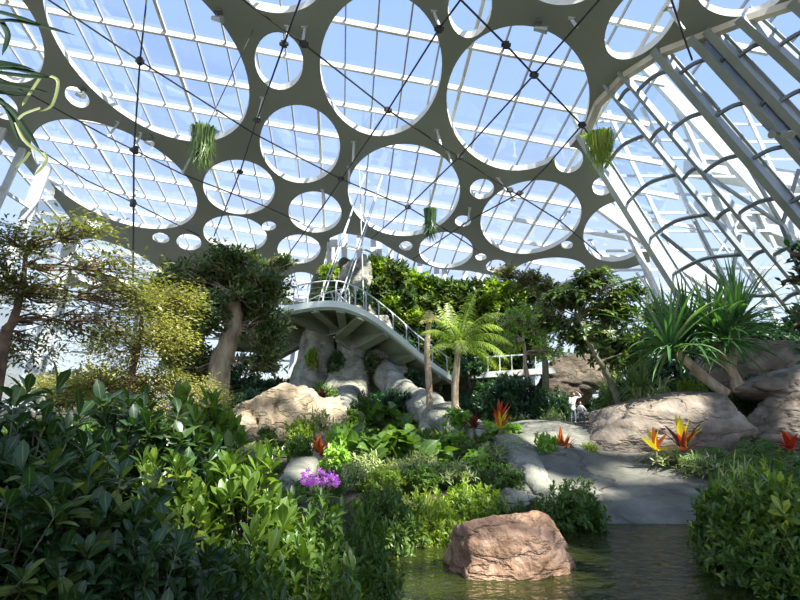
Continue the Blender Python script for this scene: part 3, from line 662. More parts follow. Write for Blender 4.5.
bl_part('rock_core', at(350, 335, 33.5), (2.6, 2.2, 5.2), 4, 'core', tw, rough=0.12)
bl_part('rock_top', at(354, 287, 30.8), (0.75, 0.7, 2.0), 9, 'sculpt', tw, rough=0.15)
lumpy_tube('trunk', [at(302, 430, 29), at(308, 395, 29.2), at(316, 355, 29.6), at(322, 320, 30.2)], [1.5, 1.0, 0.85, 0.8], 'sculpt', tw, 4, 0.12, seed=1)
lumpy_tube('trunk', [at(340, 440, 28), at(345, 400, 28.6), at(352, 360, 29.4), at(352, 310, 30.2)], [1.7, 1.2, 0.65, 0.6], 'sculpt', tw, 3, 0.25, seed=2)
lumpy_tube('trunk', [at(372, 430, 30), at(370, 395, 30), at(366, 350, 30.4), at(362, 310, 31)], [1.2, 0.9, 0.7, 0.7], 'sculpt', tw, 5, 0.15, seed=5)
lumpy_tube('trunk', [at(420, 425, 30), at(400, 395, 30), at(384, 360, 30.4), at(376, 320, 31)], [1.1, 1.0, 0.9, 0.7], 'sculpt', tw, 4, 0.15, seed=7)
lumpy_tube('root', [at(384, 372, 29.5), at(400, 392, 25), at(418, 404, 21), at(436, 416, 18), at(440, 450, 16)], [0.7, 0.6, 0.52, 0.55, 0.6], 'sculpt', tw, 3, 0.10, seed=9)
lumpy_tube('root', [at(345, 400, 28), at(332, 425, 20), at(316, 450, 12), at(300, 475, 9), at(284, 505, 7.6)], [0.9, 0.55, 0.30, 0.24, 0.2], 'sculpt', tw, 3, 0.10, seed=11)
lumpy_tube('root', [at(436, 416, 18), at(470, 440, 14), at(505, 452, 11), at(530, 480, 9), at(556, 515, 7.6)], [0.55, 0.5, 0.45, 0.3, 0.2], 'sculpt', tw, 3, 0.10, seed=12)

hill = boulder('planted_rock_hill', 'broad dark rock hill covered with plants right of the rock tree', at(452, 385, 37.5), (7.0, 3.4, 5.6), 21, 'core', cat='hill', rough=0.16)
sand = boulder('sandy_mound', 'sunlit sandy coloured rock mound left of the pale root', at(268, 440, 12.5), (1.25, 1.3, 1.5), 33, 'sand', rough=0.16, planes=8, extra=[(-.6, 0, 1, .62), (.3, -.3, 1, .8)], cat='mound')

# grey stone bank beside the pond
def bank():
    rows = [[(470, 424, 14.5), (520, 422, 14.5), (575, 424, 14), (625, 434, 13.5), (680, 446, 13), (760, 452, 12.5)],
            [(482, 430, 12.5), (520, 424, 12.4), (570, 426, 12), (630, 437, 11.8), (690, 442, 11.5), (770, 448, 11)],
            [(492, 448, 10.4), (525, 440, 10.3), (570, 446, 10), (630, 460, 9.8), (700, 464, 9.6), (775, 468, 9.4)],
            [(505, 478, 8.9), (535, 470, 8.8), (575, 480, 8.6), (632, 486, 8.5), (705, 488, 8.4), (780, 492, 8.2)],
            [(515, 515, 7.6), (545, 510, 7.5), (585, 514, 7.5), (635, 515, 7.45), (705, 516, 7.3), (780, 517, 7.2)],
            [(520, 552, 7.0), (550, 552, 7.0), (590, 552, 7.0), (640, 552, 7.0), (692, 552, 7.0), (760, 552, 6.9)]]
    G = [crom([at(*p) for p in row], 12) for row in rows]; cols_ = [crom([g[i] for g in G], 12) for i in range(len(G[0]))]
    n = len(cols_[0]); v = []
    for c in cols_:
        for p in c:
            q = p * 0.7; v.append(p + Vector((0, 0, 1)) * (0.16 * noise.noise(q) + 0.05 * noise.noise(q * 3.1) + 0.015 * noise.noise(q * 9)))
    f = [(i * n + j, i * n + j + 1, (i + 1) * n + j + 1, (i + 1) * n + j) for i in range(len(cols_) - 1) for j in range(n - 1)]
    k = len(v); rim = [i * n for i in range(len(cols_))] + [(len(cols_) - 1) * n + j for j in range(1, n)] + [i * n + n - 1 for i in range(len(cols_) - 2, -1, -1)] + [j for j in range(n - 2, 0, -1)]
    for i in rim: v.append(Vector((v[i].x, v[i].y, -0.6)))
    m_ = len(rim); f += [(rim[i], rim[(i + 1) % m_], k + (i + 1) % m_, k + i) for i in range(m_)]; f.append(tuple(range(k, k + m_)))
    mb = MB(); mb.v = [tuple(p) for p in v]; mb.f = f; o = mb.build('stone_bank', 'bank', sm=True)
    bm = bmesh.new(); bm.from_mesh(o.data); bmesh.ops.recalc_face_normals(bm, faces=bm.faces); bm.to_mesh(o.data); bm.free()
    tag(o, 'smooth grey stone bank sloping down into the pond', 'bank')
bank()
b = at(505, 553, 5.35)
boulder('pond_rock', 'reddish brown cracked rock standing in the pond water', (at(508, 560, 5.4).x, 5.4, 0.10), (0.60, 0.42, 0.52), 18, 'boulder2', planes=6, rough=0.10, extra=[(0.30, -0.30, 1, .66), (0.9, -0.2, 0.55, .82), (-1, -.2, .12, .80), (-.1, -1, .25, .72), (.6, -.8, .1, .8), (-.6, -.3, 1, .9)], freq=1.9, soft=40)
boulder('boulder', 'long tan boulder with a pale flat top under the spiky plant', at(682, 428, 11), (1.85, 1.0, 0.95), 41, 'boulder', rough=0.08, planes=8, extra=[(0.05, -.1, 1, .68), (1, -.1, .15, .84), (-0.42, 0, 1, .60), (-1, 0, .5, .8), (0, -1, .1, .75), (-.3, -1, .5, .8)], soft=30, cat='boulder')
boulder('boulder', 'upper pinkish boulder at the right edge of the view', at(806, 388, 11.3), (1.0, 0.7, 0.50), 43, 'boulder', rough=0.08, planes=8, soft=30, extra=[(-0.6, 0, 1, .7)], cat='boulder')
boulder('boulder', 'lower tan boulder right of the long boulder, below the pinkish one', at(798, 418, 11.1), (0.95, 0.7, 0.55), 44, 'boulder', rough=0.08, planes=8, soft=30, cat='boulder')
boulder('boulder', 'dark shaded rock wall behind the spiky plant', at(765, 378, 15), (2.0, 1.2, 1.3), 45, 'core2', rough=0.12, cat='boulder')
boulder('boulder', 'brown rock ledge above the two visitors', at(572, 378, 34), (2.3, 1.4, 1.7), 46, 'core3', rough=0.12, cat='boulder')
boulder('boulder', 'small pale stone lobe at the pond edge left of the grey bank', at(512, 505, 7.5), (0.30, 0.3, 0.26), 47, 'sculpt', rough=0.1, cat='boulder')

# ================================================================== WALKWAY
wk = empty('curved_walkway', at(340, 345, 28), 'curved grey green steel walkway with white railing winding past the rock tree', 'walkway')
ep = [(225, 345, 33), (252, 326, 30.5), (275, 313, 28.5), (300, 305.5, 27), (330, 302.5, 26.3), (350, 306, 26.3), (372, 316.5, 26.9), (400, 338, 28.2), (425, 359, 29.7), (452, 378, 31)]
O_ = crom([at(*p) for p in ep], 8); I_ = []
for i, p in enumerate(O_):
    d = O_[min(i + 1, len(O_) - 1)] - O_[max(i - 1, 0)]; n_ = Vector((-d.y, d.x, 0)).normalized(); I_.append(p + n_ * 2.6)
def ribbon(name, loops, mat):
    """closed band swept along the walkway from lists of four corner points"""
    mb = MB(); n = len(loops)
    for q in loops: mb.v += [tuple(p) for p in q]
    for i in range(n - 1):
        for k in range(4): a = i * 4 + k; b2 = i * 4 + (k + 1) % 4; mb.f.append((a, b2, b2 + 4, a + 4))
    mb.f.append((0, 1, 2, 3)); mb.f.append(tuple((n - 1) * 4 + k for k in (3, 2, 1, 0)))
    return mb.build(name, mat, wk, world=True)
Z = Vector((0, 0, 1)); dk = 1.15
ribbon('deck', [(o - Z * .10, i - Z * .10, i - Z * .22, o - Z * .22) for o, i in zip(O_, I_)], 'deck')
ribbon('fascia', [(o + (o - i).normalized() * .10 + Z * .08, o + Z * .08, o - Z * .28, o + (o - i).normalized() * .10 - Z * .22) for o, i in zip(O_, I_)], 'fascia')
ribbon('inner_girder', [(i, i + (i - o).normalized() * .12, i + (i - o).normalized() * .12 - Z * dk, i - Z * dk) for o, i in zip(O_, I_)], 'deck')
ribbon('girder_flange', [(i + (o - i).normalized() * .25 - Z * dk, i - (o - i).normalized() * .25 - Z * dk, i - (o - i).normalized() * .25 - Z * (dk + .06), i + (o - i).normalized() * .25 - Z * (dk + .06)) for o, i in zip(O_, I_)], 'deck')
jm = MB()
for k in range(0, len(O_) - 1):
    for s in (0.2, 0.7):
        o = O_[k].lerp(O_[k + 1], s); i = I_[k].lerp(I_[k + 1], s); jm.bar(o - Z * .28, i - Z * .28, 0.09, 0.17)
jm.build('joists', 'deck', wk, world=True)
for k in range(4, len(O_), 8):
    o = O_[k]; i = I_[k]; d = O_[min(k + 1, len(O_) - 1)] - O_[k - 1]; d = d.normalized() * 0.09; m = MB()
    q = [o - Z * .25, i - Z * .25, i - Z * dk, o - Z * .40]
    m.add([p - d for p in q] + [p + d for p in q], [(0, 1, 2, 3), (7, 6, 5, 4), (0, 4, 5, 1), (1, 5, 6, 2), (2, 6, 7, 3), (3, 7, 4, 0)])
    d = d * 2.4; q = [o - Z * .40, i - Z * dk, i - Z * (dk + .05), o - Z * .45]; m.add([p - d for p in q] + [p + d for p in q], [(0, 1, 2, 3), (7, 6, 5, 4), (0, 4, 5, 1), (1, 5, 6, 2), (2, 6, 7, 3), (3, 7, 4, 0)])
    m.build('bracket', 'deck', wk, world=True)
for E_, other in ((O_, I_), (I_, O_)):
    for k in range(2, len(E_), 4):
        p = E_[k]; inn = (other[k] - p).normalized(); m = MB(); m.tube([p - Z * .05, p + Z * .8, p + Z * 1.0 + inn * .08, p + Z * 1.1 + inn * .22], 0.035, 5); m.build('railing_post', 'white', wk, world=True)
    m = MB(); m.tube([p + Z * 1.1 + (q - p).normalized() * .22 for p, q in zip(E_, other)], 0.035, 6, False); m.build('handrail', 'white', wk, world=True)
    for h in (0.25, 0.5, 0.75):
        m = MB(); m.tube([p + Z * h for p in E_], 0.010, 4, False); m.build('railing_wire', 'fin', wk, world=True)
for a, b2 in [((318, 302, 26.6), (338, 248, 29)), ((322, 302, 26.6), (340, 248, 29)), ((338, 304, 26.4), (358, 246, 29)), ((342, 305, 26.4), (360, 248, 29)), ((364, 312, 26.7), (362, 250, 29))]:
    m = MB(); p = at(*a); q = at(*b2); d = (q - p); q = p + d * ((roofz(p.x, p.y) - p.z) / (d.z + SY * d.y + SX * d.x)); m.tube([p, q], 0.025, 5); m.build('hanger_rod', 'white', wk, world=True)

# low white footbridge at the right behind the palms
fb = empty('footbridge', at(512, 385, 32), 'low white footbridge with a thin railing behind the dark round shrub', 'bridge')
m = MB(); m.bar(at(470, 376, 32), at(552, 371, 32), 1.6, 0.32); m.build('deck', 'pave', fb, world=True)
for x in range(476, 550, 12):
    m = MB(); p = at(x, 374, 31.3); m.tube([p, p + Z * 1.0], 0.035, 5); m.build('railing_post', 'white', fb, world=True)
m = MB(); m.tube([at(470, 358, 31.3), at(552, 353, 31.3)], 0.04, 5); m.build('handrail', 'white', fb, world=True)
# white low building outside at the left
bd = empty('background_building', at(250, 400, 62), 'low white building with dark window bands seen far behind the left tree', 'building')
c0 = at(250, 405, 64)
m = MB(); m.box((c0.x - 9, 63, 0.2), (c0.x + 6, 70, 3.8)); m.build('wall', 'white', bd, world=True)
for z in (0.9, 2.2):
    m = MB(); m.box((c0.x - 8.5, 62.9, z), (c0.x + 5.5, 63.05, z + .7)); m.build('window_band', 'darkfin', bd, world=True)
m = MB(); m.box((c0.x - 9.4, 62.5, 3.8), (c0.x + 6.4, 70.4, 4.1)); m.build('roof', 'white', bd, world=True)

# ================================================================== PLANTS
U = set()
M['feather'] = leafmat('feathery_yellow_leaf', (0.16, 0.16, 0.05), (0.34, 0.32, 0.12), (0.70, 0.64, 0.34), 0.4, 0.5)
M['palm'] = leafmat('bright_palm_leaf', (0.14, 0.22, 0.04), (0.30, 0.38, 0.08), (0.60, 0.58, 0.22), 0.45, 0.4)
M['mid'] = leafmat('green_leaf', (0.035, 0.085, 0.018), (0.095, 0.175, 0.026), (0.36, 0.42, 0.07), 0.34, 0.36, 0.35)
M['darkest'] = leafmat('very_dark_leaf', (0.010, 0.022, 0.010), (0.015, 0.035, 0.015), (0.04, 0.07, 0.02), 0.1, 0.7, spec=0.2)
T4 = leaf_tpl(0.50, 0.22, 0.22, 4, 0.08, 0.60); T3 = leaf_tpl(0.44, 0.3, 0.3, 3, 0.05); T2 = leaf_tpl(0.42, 0.3, 0.25, 2, 0.0)
TW = leaf_tpl(0.8, 0.25, 0.35, 4, 0.0, 0.4); TP = pinnate_tpl(6, W=.2, L=.32); TN = leaf_tpl(0.2, 0.3, 0.4, 3)
big = shrub('broadleaf_shrub', '-', 'shrub', 'big', (0.55, 0.55), 1.25, 250, 8, 0.125, T4, 1, spread=(0.45, 1.6), up=0.8)
big2 = shrub('broadleaf_shrub', '-', 'shrub', 'big', (0.55, 0.55), 1.25, 270, 8, 0.12, T4, 2, spread=(0.4, 1.55), up=0.8)
bigy = shrub('sunlit_shrub', '-', 'shrub', 'bigy', (0.5, 0.5), 1.1, 150, 8, 0.13, T4, 3, spread=(0.3, 1.25), up=0.9)
mid = shrub('small_leaved_shrub', '-', 'shrub', 'mid', (0.55, 0.55), 0.9, 460, 8, 0.08, T3, 4, up=0.9)
mid2 = shrub('small_leaved_shrub', '-', 'shrub', 'mid', (0.55, 0.55), 0.9, 420, 7, 0.085, T3, 5, up=0.8)
lime = shrub('lime_shrub', '-', 'shrub', 'yel', (0.5, 0.5), 0.8, 300, 7, 0.085, T2, 6, up=0.8)
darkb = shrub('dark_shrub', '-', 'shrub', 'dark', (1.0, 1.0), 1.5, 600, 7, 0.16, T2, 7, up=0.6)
far1 = shrub('hanging_shrub', '-', 'shrub', 'tree', (1.0, 0.9), 2.0, 240, 6, 0.34, T2, 8, up=0.3)
far2 = shrub('hanging_shrub', '-', 'shrub', 'yel', (1.0, 0.9), 2.0, 220, 6, 0.32, T2, 9, up=0.3)
far3 = shrub('hanging_shrub', '-', 'shrub', 'dark', (1.0, 0.9), 2.0, 240, 6, 0.32, T2, 10, up=0.3)
taro = shrub('large_leaved_plant', '-', 'plant', 'mid', (0.5, 0.5), 0.8, 34, 2, 0.32, TW, 11, spread=(0.6, 1.3), up=0.5)
lettuce = shrub('lime_leaved_plant', '-', 'plant', 'lime', (0.5, 0.5), 0.9, 60, 4, 0.18, TW, 12, up=0.5)
vari = shrub('cream_leaved_plant', '-', 'plant', 'variegated', (0.5, 0.5), 0.7, 70, 6, 0.17, TN, 13, up=0.6)

# -- foreground left
for a in [(big, 35, 370, 2.4, 210, 'dark glossy broadleaf shrub reaching highest at the left edge, in front of the bare-branched tree'),
          (big2, 148, 382, 3.0, 190, 'dark glossy broadleaf shrub in front of the feathery yellow tree'),
          (big, -70, 395, 2.2, 200, 'dark glossy shrub cut off by the left edge of the view, upper one'),
          (big2, 95, 440, 2.1, 240, 'dark broadleaf shrub in the middle of the left foreground thicket'),
          (big, -10, 480, 1.75, 220, 'dark broadleaf shrub in the bottom left corner'),
          (big2, 160, 515, 1.9, 190, 'dark broadleaf shrub at the bottom edge right of the corner shrub'),
          (bigy, 205, 376, 3.9, 120, 'tall thin yellow green shrub below the big leafy tree trunk'),
          (bigy, 238, 436, 2.9, 150, 'sunlit yellow green broadleaf shrub at the right end of the foreground thicket'),
          (bigy, 172, 440, 2.7, 110, 'yellow tinged shrub just left of the sunlit broadleaf shrub'),
          (mid, 305, 486, 3.6, 150, 'fine-leaved green shrub directly below the purple orchids'),
          (mid2, 262, 478, 3.1, 130, 'small-leaved shrub between the sunlit broadleaf shrub and the orchids'),
          (mid, 362, 500, 4.2, 100, 'small-leaved shrub at the left corner of the pond'),
          (mid2, 315, 540, 2.9, 170, 'low small-leaved shrub at the bottom edge left of the pond'),
          (mid, 238, 535, 2.5, 150, 'low small-leaved shrub at the bottom edge beside the dark thicket')]:
    put(a[0], U, a[1], a[2], a[3], a[4], a[5], 'foreground shrubs at the left')
# -- pond edge and middle
for a in [(mid, 388, 478, 6.2, 78, 'green shrub with dark stems at the left pond bank'),
          (lime, 425, 480, 6.5, 72, 'bright lime shrub left of the pond rock'),
          (lime, 468, 474, 7.0, 80, 'bright lime shrub directly behind the pond rock'),
          (lime, 446, 500, 6.4, 60, 'low lime shrub at the water left of the pond rock'),
          (mid2, 500, 462, 7.8, 56, 'mottled green shrub between the lime shrubs and the grey bank'),
          (mid2, 573, 474, 7.15, 74, 'green leafy bush growing against the grey stone bank'),
          (mid, 545, 492, 7.0, 40, 'small green bush touching the left side of the bank bush'),
          (mid2, 752, 462, 5.3, 130, 'bushy green shrub overhanging the pond at the right'),
          (bigy, 800, 470, 5.0, 120, 'green and yellow shrub cut off by the right edge above the water'),
          (mid, 716, 482, 5.6, 62, 'low green shrub reaching left over the water at the right bank'),
          (mid2, 770, 520, 4.9, 110, 'low dark green shrub at the waterline in the right corner')]:
    put(a[0], U, a[1], a[2], a[3], a[4], a[5], 'shrubs around the pond')
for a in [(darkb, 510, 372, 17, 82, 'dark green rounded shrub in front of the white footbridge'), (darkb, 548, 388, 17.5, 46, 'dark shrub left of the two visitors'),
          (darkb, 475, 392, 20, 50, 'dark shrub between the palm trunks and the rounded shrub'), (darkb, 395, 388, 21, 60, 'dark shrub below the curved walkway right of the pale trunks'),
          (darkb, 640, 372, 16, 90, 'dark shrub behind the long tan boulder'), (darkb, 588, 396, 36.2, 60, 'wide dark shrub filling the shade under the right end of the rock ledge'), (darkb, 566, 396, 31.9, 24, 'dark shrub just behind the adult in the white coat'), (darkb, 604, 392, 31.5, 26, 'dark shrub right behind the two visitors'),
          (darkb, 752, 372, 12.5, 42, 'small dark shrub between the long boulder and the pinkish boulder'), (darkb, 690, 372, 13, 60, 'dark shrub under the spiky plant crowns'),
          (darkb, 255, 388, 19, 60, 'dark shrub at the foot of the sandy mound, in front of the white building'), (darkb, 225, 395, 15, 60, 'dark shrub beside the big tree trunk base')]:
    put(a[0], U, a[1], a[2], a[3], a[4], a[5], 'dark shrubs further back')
for a in [(taro, 400, 425, 9.0, 60, 'large-leaved green plant in the middle of the planting bed'), (taro, 372, 432, 8.6, 52, 'large-leaved green plant left of the middle one'),
          (taro, 428, 440, 9.2, 46, 'large-leaved green plant below the pale root'), (taro, 385, 402, 14, 46, 'large-leaved green plant under the walkway end'),
          (lettuce, 342, 418, 9.5, 30, 'lime green climbing plant on the pale root behind the orchids'), (lettuce, 336, 440, 8.2, 30, 'lime green plant just above the purple orchids'),
          (lettuce, 458, 405, 12.5, 34, 'fresh green broad plant hanging over the pale root end'), (lettuce, 455, 430, 11, 30, 'fresh green hanging plant under the root end'),
          (lettuce, 545, 430, 9.8, 24, 'lime green leafy plant on the grey bank'), (lettuce, 500, 418, 11, 44, 'lime green plant below the red and yellow bromeliad'),
          (vari, 350, 460, 7.4, 44, 'cream striped plant between the orchids and the lime shrubs'), (vari, 400, 456, 7.8, 50, 'cream striped plant in front of the large green leaves'),
          (vari, 366, 448, 8.2, 40, 'cream striped plant left of the large green leaves'), (vari, 490, 440, 9.6, 44, 'cream mottled plant at the left of the grey bank'),
          (vari, 290, 396, 12.6, 50, 'cream leaved plant on top of the sandy mound'), (vari, 318, 405, 11.5, 40, 'cream leaved plant between the mound and the pale root'),
          (vari, 672, 446, 9.6, 60, 'cream edged plant at the foot of the long boulder'), (vari, 700, 452, 9.0, 50, 'cream edged plant right of the yellow flower spikes'),
          (vari, 552, 408, 15, 30, 'pale leaved plant left of the two visitors'), (vari, 655, 376, 12.4, 60, 'pale leaved plant on top of the long boulder'),
          (mid, 320, 380, 22, 40, 'green plant at the foot of the left pale trunk'), (mid2, 365, 395, 20, 40, 'green plant between the two pale trunks'),
          (mid, 440, 462, 8.0, 50, 'green plant in front of the pale root end'), (mid2, 330, 462, 6.4, 40, 'green plant right behind the purple orchids'),
          (mid, 418, 462, 7.4, 50, 'green plant under the teal leaf'), (mid2, 300, 432, 9.5, 34, 'small green plant on the shaded side of the sandy mound'),
          (mid2, 350, 408, 17, 34, 'green plant at the flared foot of the middle pale trunk'), (mid, 386, 414, 15, 40, 'green plant left of the pale root under the walkway'), (mid, 340, 398, 24, 24, 'green tuft between the left and the middle pale trunk'), (lime, 588, 440, 10.1, 22, 'small yellow green tuft at the left end of the long boulder'), (vari, 505, 446, 9.6, 34, 'cream mottled plant at the top left of the grey bank'), (mid2, 486, 432, 10.6, 40, 'green plant under the maroon spiky plant'), (mid, 470, 440, 9.8, 36, 'green plant below the maroon spiky plant, nearer the lime shrubs'), (mid, 268, 424, 11, 26, 'tiny green tuft on the sandy mound'),
          (vari, 420, 448, 8.0, 40, 'cream striped plant just left of the teal leaf'), (lettuce, 408, 440, 9.4, 34, 'lime plant among the large green leaves'),
          (lime, 385, 462, 7.0, 44, 'low lime plant right of the purple orchids'), (vari, 455, 458, 7.6, 44, 'cream striped plant behind the bright lime shrubs'),
          (lettuce, 478, 446, 9.0, 30, 'lime leafy plant beside the small reddish bromeliad'), (vari, 515, 436, 10, 34, 'cream mottled plant under the red centred plant'),
          (lime, 300, 414, 11, 36, 'lime tuft on the right shoulder of the sandy mound'), (vari, 256, 440, 9.5, 40, 'pale leaved plant in front of the sandy mound at its left'),
          (vari, 612, 366, 30, 26, 'pale shrub on the brown rock ledge'), (lime, 690, 372, 12.2, 40, 'yellow green plant on the long boulder under the spiky plant'),
          (mid, 520, 498, 7.05, 30, 'small green bush at the water behind the pond rock'), (lime, 760, 452, 6.6, 60, 'yellow green plant between the ferns and the bushy pond shrub'),
          (vari, 730, 458, 6.8, 50, 'cream tipped plant above the low green pond shrub'), (taro, 620, 396, 14, 40, 'leafy plant right of the two visitors')]:
    put(a[0], U, a[1], a[2], a[3], a[4], a[5], 'bedding plants')

# -- plants covering the rock hill and the rock tree
rows = [('top', [(372, 262, 32), (392, 266, 32), (412, 276, 33.5), (432, 284, 34), (452, 286, 34), (472, 286, 34), (492, 284, 34), (512, 286, 34), (530, 292, 34)]),
        ('second', [(380, 282, 31.6), (402, 290, 32), (424, 298, 33.2), (446, 302, 33.4), (468, 302, 33.4), (490, 300, 33.4), (512, 304, 33.4), (534, 308, 33.6)]),
        ('third', [(388, 302, 31.6), (410, 312, 32.2), (434, 318, 32.8), (458, 320, 33), (482, 320, 33), (506, 322, 33), (530, 326, 33.2)]),
        ('fourth', [(402, 328, 32), (428, 336, 32.4), (454, 338, 32.8), (480, 340, 32.8), (506, 342, 32.8), (532, 346, 33)]),
        ('bottom', [(440, 356, 32.4), (466, 358, 32.6), (492, 358, 32.8), (518, 360, 33)])]
ordn = ['first', 'second', 'third', 'fourth', 'fifth', 'sixth', 'seventh', 'eighth', 'ninth']
rr = random.Random(5)
for rn, L_ in rows:
    for i, (x, y, Y) in enumerate(L_):
        kd = rr.choice([0, 0, 1, 2, 2]) if rn != 'top' else rr.choice([0, 1, 1, 0])
        pr = (far1, far2, far3)[kd]; adj = ('mid green', 'yellow green', 'dark green')[kd]
        hh = rr.uniform(1.9, 2.6); top = at(x, y - 8, Y)
        put(pr, U, x, y - 8, Y, rr.uniform(34, 44), '%s shrub on the planted rock hill, %s from left in its %s row' % (adj, ordn[i], rn), 'shrubs on the planted rock hill', hh=hh)
for x, y, Y, w_, lb, pr in [(330, 262, 31.5, 26, 'yellow green shrub on the top left shoulder of the rock tree', far2), (324, 284, 31.2, 28, 'brownish green shrub on the left side of the rock tree above the walkway', far1), (340, 280, 30.2, 26, 'dark green shrub on the rock tree left of its pale rock top', far3),
                            (364, 284, 30.2, 20, 'dark green shrub hugging the pale rock top on its right', far3), (338, 350, 28.8, 24, 'green shrub between the left pale trunks below the walkway', far1), (372, 352, 29, 26, 'green shrub below the walkway right of the middle trunk', far1),
                            (362, 392, 26, 24, 'dark shrub at the base of the middle pale trunk', far3), (312, 346, 28.6, 16, 'small pale green shrub on the left pale trunk', far2), (410, 368, 26.5, 30, 'dark shrub below the descending walkway', far3), (470, 352, 27, 34, 'dark shrub behind the palms at the end of the walkway', far3)]:
    put(pr, U, x, y, Y, w_, lb, 'shrubs on the rock tree', hh=1.8)

# -- trees
def tree(name, label, trunk, rad, blobs, tips, per, L, mat, bark, tpl=T2, seed=1, cat='tree', flat=False, sides=10, r0=0.05, back=0.06, up=0.4, group=None, spread=(.5, 1.4)):
    r = np.random.default_rng(seed); P_ = [at(*p) for p in trunk]; b = P_[0].copy(); b.z = gz(b.x, b.y) - 0.05
    root = empty(name, b, label, cat, group); P_ = [b] + P_[1:]
    tr = MB(); c = crom(P_, 6); rs = np.interp(np.linspace(0, 1, len(c)), np.linspace(0, 1, len(rad)), rad)
    tr.tube(c, list(rs), sides)
    tr.v = [tuple(Vector(v) + Vector((noise.noise(Vector(v) * 6), noise.noise(Vector(v) * 6 + Vector((9, 0, 0))), 0)) * rad[0] * 0.22) for v in tr.v]
    allT = []; br = MB(); tot = sum(q[3] * q[4] for q in blobs)
    for (px, py, Y, wx, wz) in blobs:
        ctr = at(px, py, Y); s = Y / F; n = max(8, int(tips * wx * wz / tot))
        T_ = blob(n, ctr, (wx * s, min(wx, wz * 1.6) * s, wz * s), r, 0.25 if not flat else 0.35, -1)
        st = min(c[len(c) // 3:], key=lambda q: (q - ctr).length + max(0, q.z - ctr.z) * 2)
        branches(br, st, T_[r.choice(len(T_), min(len(T_), 45 if flat else 110), replace=False)], r, 12 if flat else 7, r0, 0.12, 4, 0.3 if flat else 0.4); allT.append(T_)
    if cat == 'branch': tr.add(br.v, br.f)
    else: br.build('branches', bark, root, world=True)
    tr.build('trunk', bark, root, world=True, sm=True)
    T_ = np.vstack(allT); ctr = T_.mean(0); A = nrm(T_ - ctr) * np.array([[1, 1, 0.3 if flat else 1]]) + np.array([[0, 0, up]]) + r.normal(0, .3, T_.shape)
    P, D, Up = rosettes(T_, A, per, spread, back, r)
    if flat: D[:, 2] *= 0.35; Up = np.tile(np.array([[0, 0, 1.]]), (len(P), 1)) + r.normal(0, .25, P.shape); P = P + D * r.uniform(0, .2, (len(P), 1))
    me = leaves_mesh(name, tpl, P, D, Up, L * r.uniform(.6, 1.15, len(P))); link('foliage', me, mat, root, world=True)
    return root
tree('leafy_tree', 'large leafy tree with a pale thick trunk left of the curved walkway', [(214, 392, 10), (219, 372, 10), (228, 345, 10), (234, 318, 10), (233, 296, 10)], [0.24, 0.2, 0.17, 0.16, 0.10],
     [(232, 262, 10, 46, 24), (195, 280, 10.2, 42, 28), (178, 325, 10.3, 38, 44), (262, 285, 9.8, 36, 28), (205, 310, 9.6, 30, 24), (160, 290, 10, 26, 18), (268, 330, 10.1, 24, 30), (188, 362, 10.2, 34, 26), (245, 300, 10.6, 45, 34), (283, 262, 9.9, 14, 10), (262, 362, 10.4, 26, 16)], 3800, 6, 0.12, 'tree', 'bark', seed=21, r0=0.026)
tree('bare_branched_tree', 'thin branching tree with sparse olive leaves at the left edge of the view', [(-6, 400, 6.5), (2, 350, 6.5), (14, 320, 6.5), (22, 285, 6.6), (26, 250, 6.7)], [0.07, 0.06, 0.05, 0.035, 0.02],
     [(20, 238, 6.6, 50, 26), (80, 228, 6.8, 48, 20), (30, 290, 6.6, 65, 28), (110, 270, 7, 62, 30), (95, 325, 7.2, 75, 26), (-10, 270, 6.2, 40, 50), (20, 350, 7, 60, 26), (130, 300, 7.2, 40, 20)], 2400, 3, 0.085, 'sparse', 'brownbark', T2, 22, flat=True, r0=0.016, spread=(.6, 1.5))
tree('feathery_tree', 'feathery yellow leaved small tree between the bare branches and the leafy tree', [(128, 420, 8), (130, 385, 8), (138, 350, 8), (142, 310, 8)], [0.06, 0.05, 0.04, 0.02],
     [(140, 300, 8, 38, 30), (120, 345, 8.2, 50, 34), (185, 300, 8.3, 26, 24), (200, 400, 8.4, 50, 26), (140, 405, 8.2, 60, 24), (165, 335, 8, 38, 34), (110, 385, 8.2, 60, 20), (60, 385, 8.4, 50, 16), (160, 378, 8.2, 34, 20)], 4200, 5, 0.065, 'feather', 'brownbark', T2, 23, flat=True, r0=0.012, spread=(.6, 1.5))
tree('umbrella_tree', 'dark green tree with layered whorled leaves right of the rock hill', [(628, 402, 13), (612, 385, 13), (600, 362, 13), (586, 338, 13), (578, 315, 13)], [0.09, 0.08, 0.06, 0.05, 0.03],
     [(592, 283, 13, 34, 18), (566, 300, 13, 34, 16), (612, 310, 13.2, 34, 20), (550, 322, 13.3, 22, 14), (590, 335, 13.4, 44, 22), (628, 290, 13.2, 20, 12), (620, 350, 13.6, 34, 22)], 900, 8, 0.19, 'tree', 'greystem', T3, 24, up=1.0, spread=(1.0, 1.5), back=0.02, r0=0.022)
tree('slender_tree', 'slender tree with fine light green leaves beside the footbridge', [(537, 412, 20), (533, 395, 20), (526, 370, 20), (524, 345, 20), (520, 322, 20)], [0.13, 0.11, 0.08, 0.06, 0.03],
     [(518, 318, 20, 26, 22), (540, 330, 20, 24, 18), (505, 340, 20, 20, 16), (548, 352, 20, 22, 12)], 420, 6, 0.17, 'lime', 'bark', T2, 25)
tree('background_tree', 'blue green fine-leaved tree at the right shoulder of the rock hill', [(545, 400, 27), (545, 360, 27), (540, 310, 27), (536, 285, 27)], [0.2, 0.15, 0.1, 0.05],
     [(530, 280, 27, 28, 16), (505, 272, 27, 18, 10), (550, 290, 27, 20, 14), (545, 315, 27, 24, 18)], 500, 6, 0.24, 'sparse', 'greystem', T2, 26)
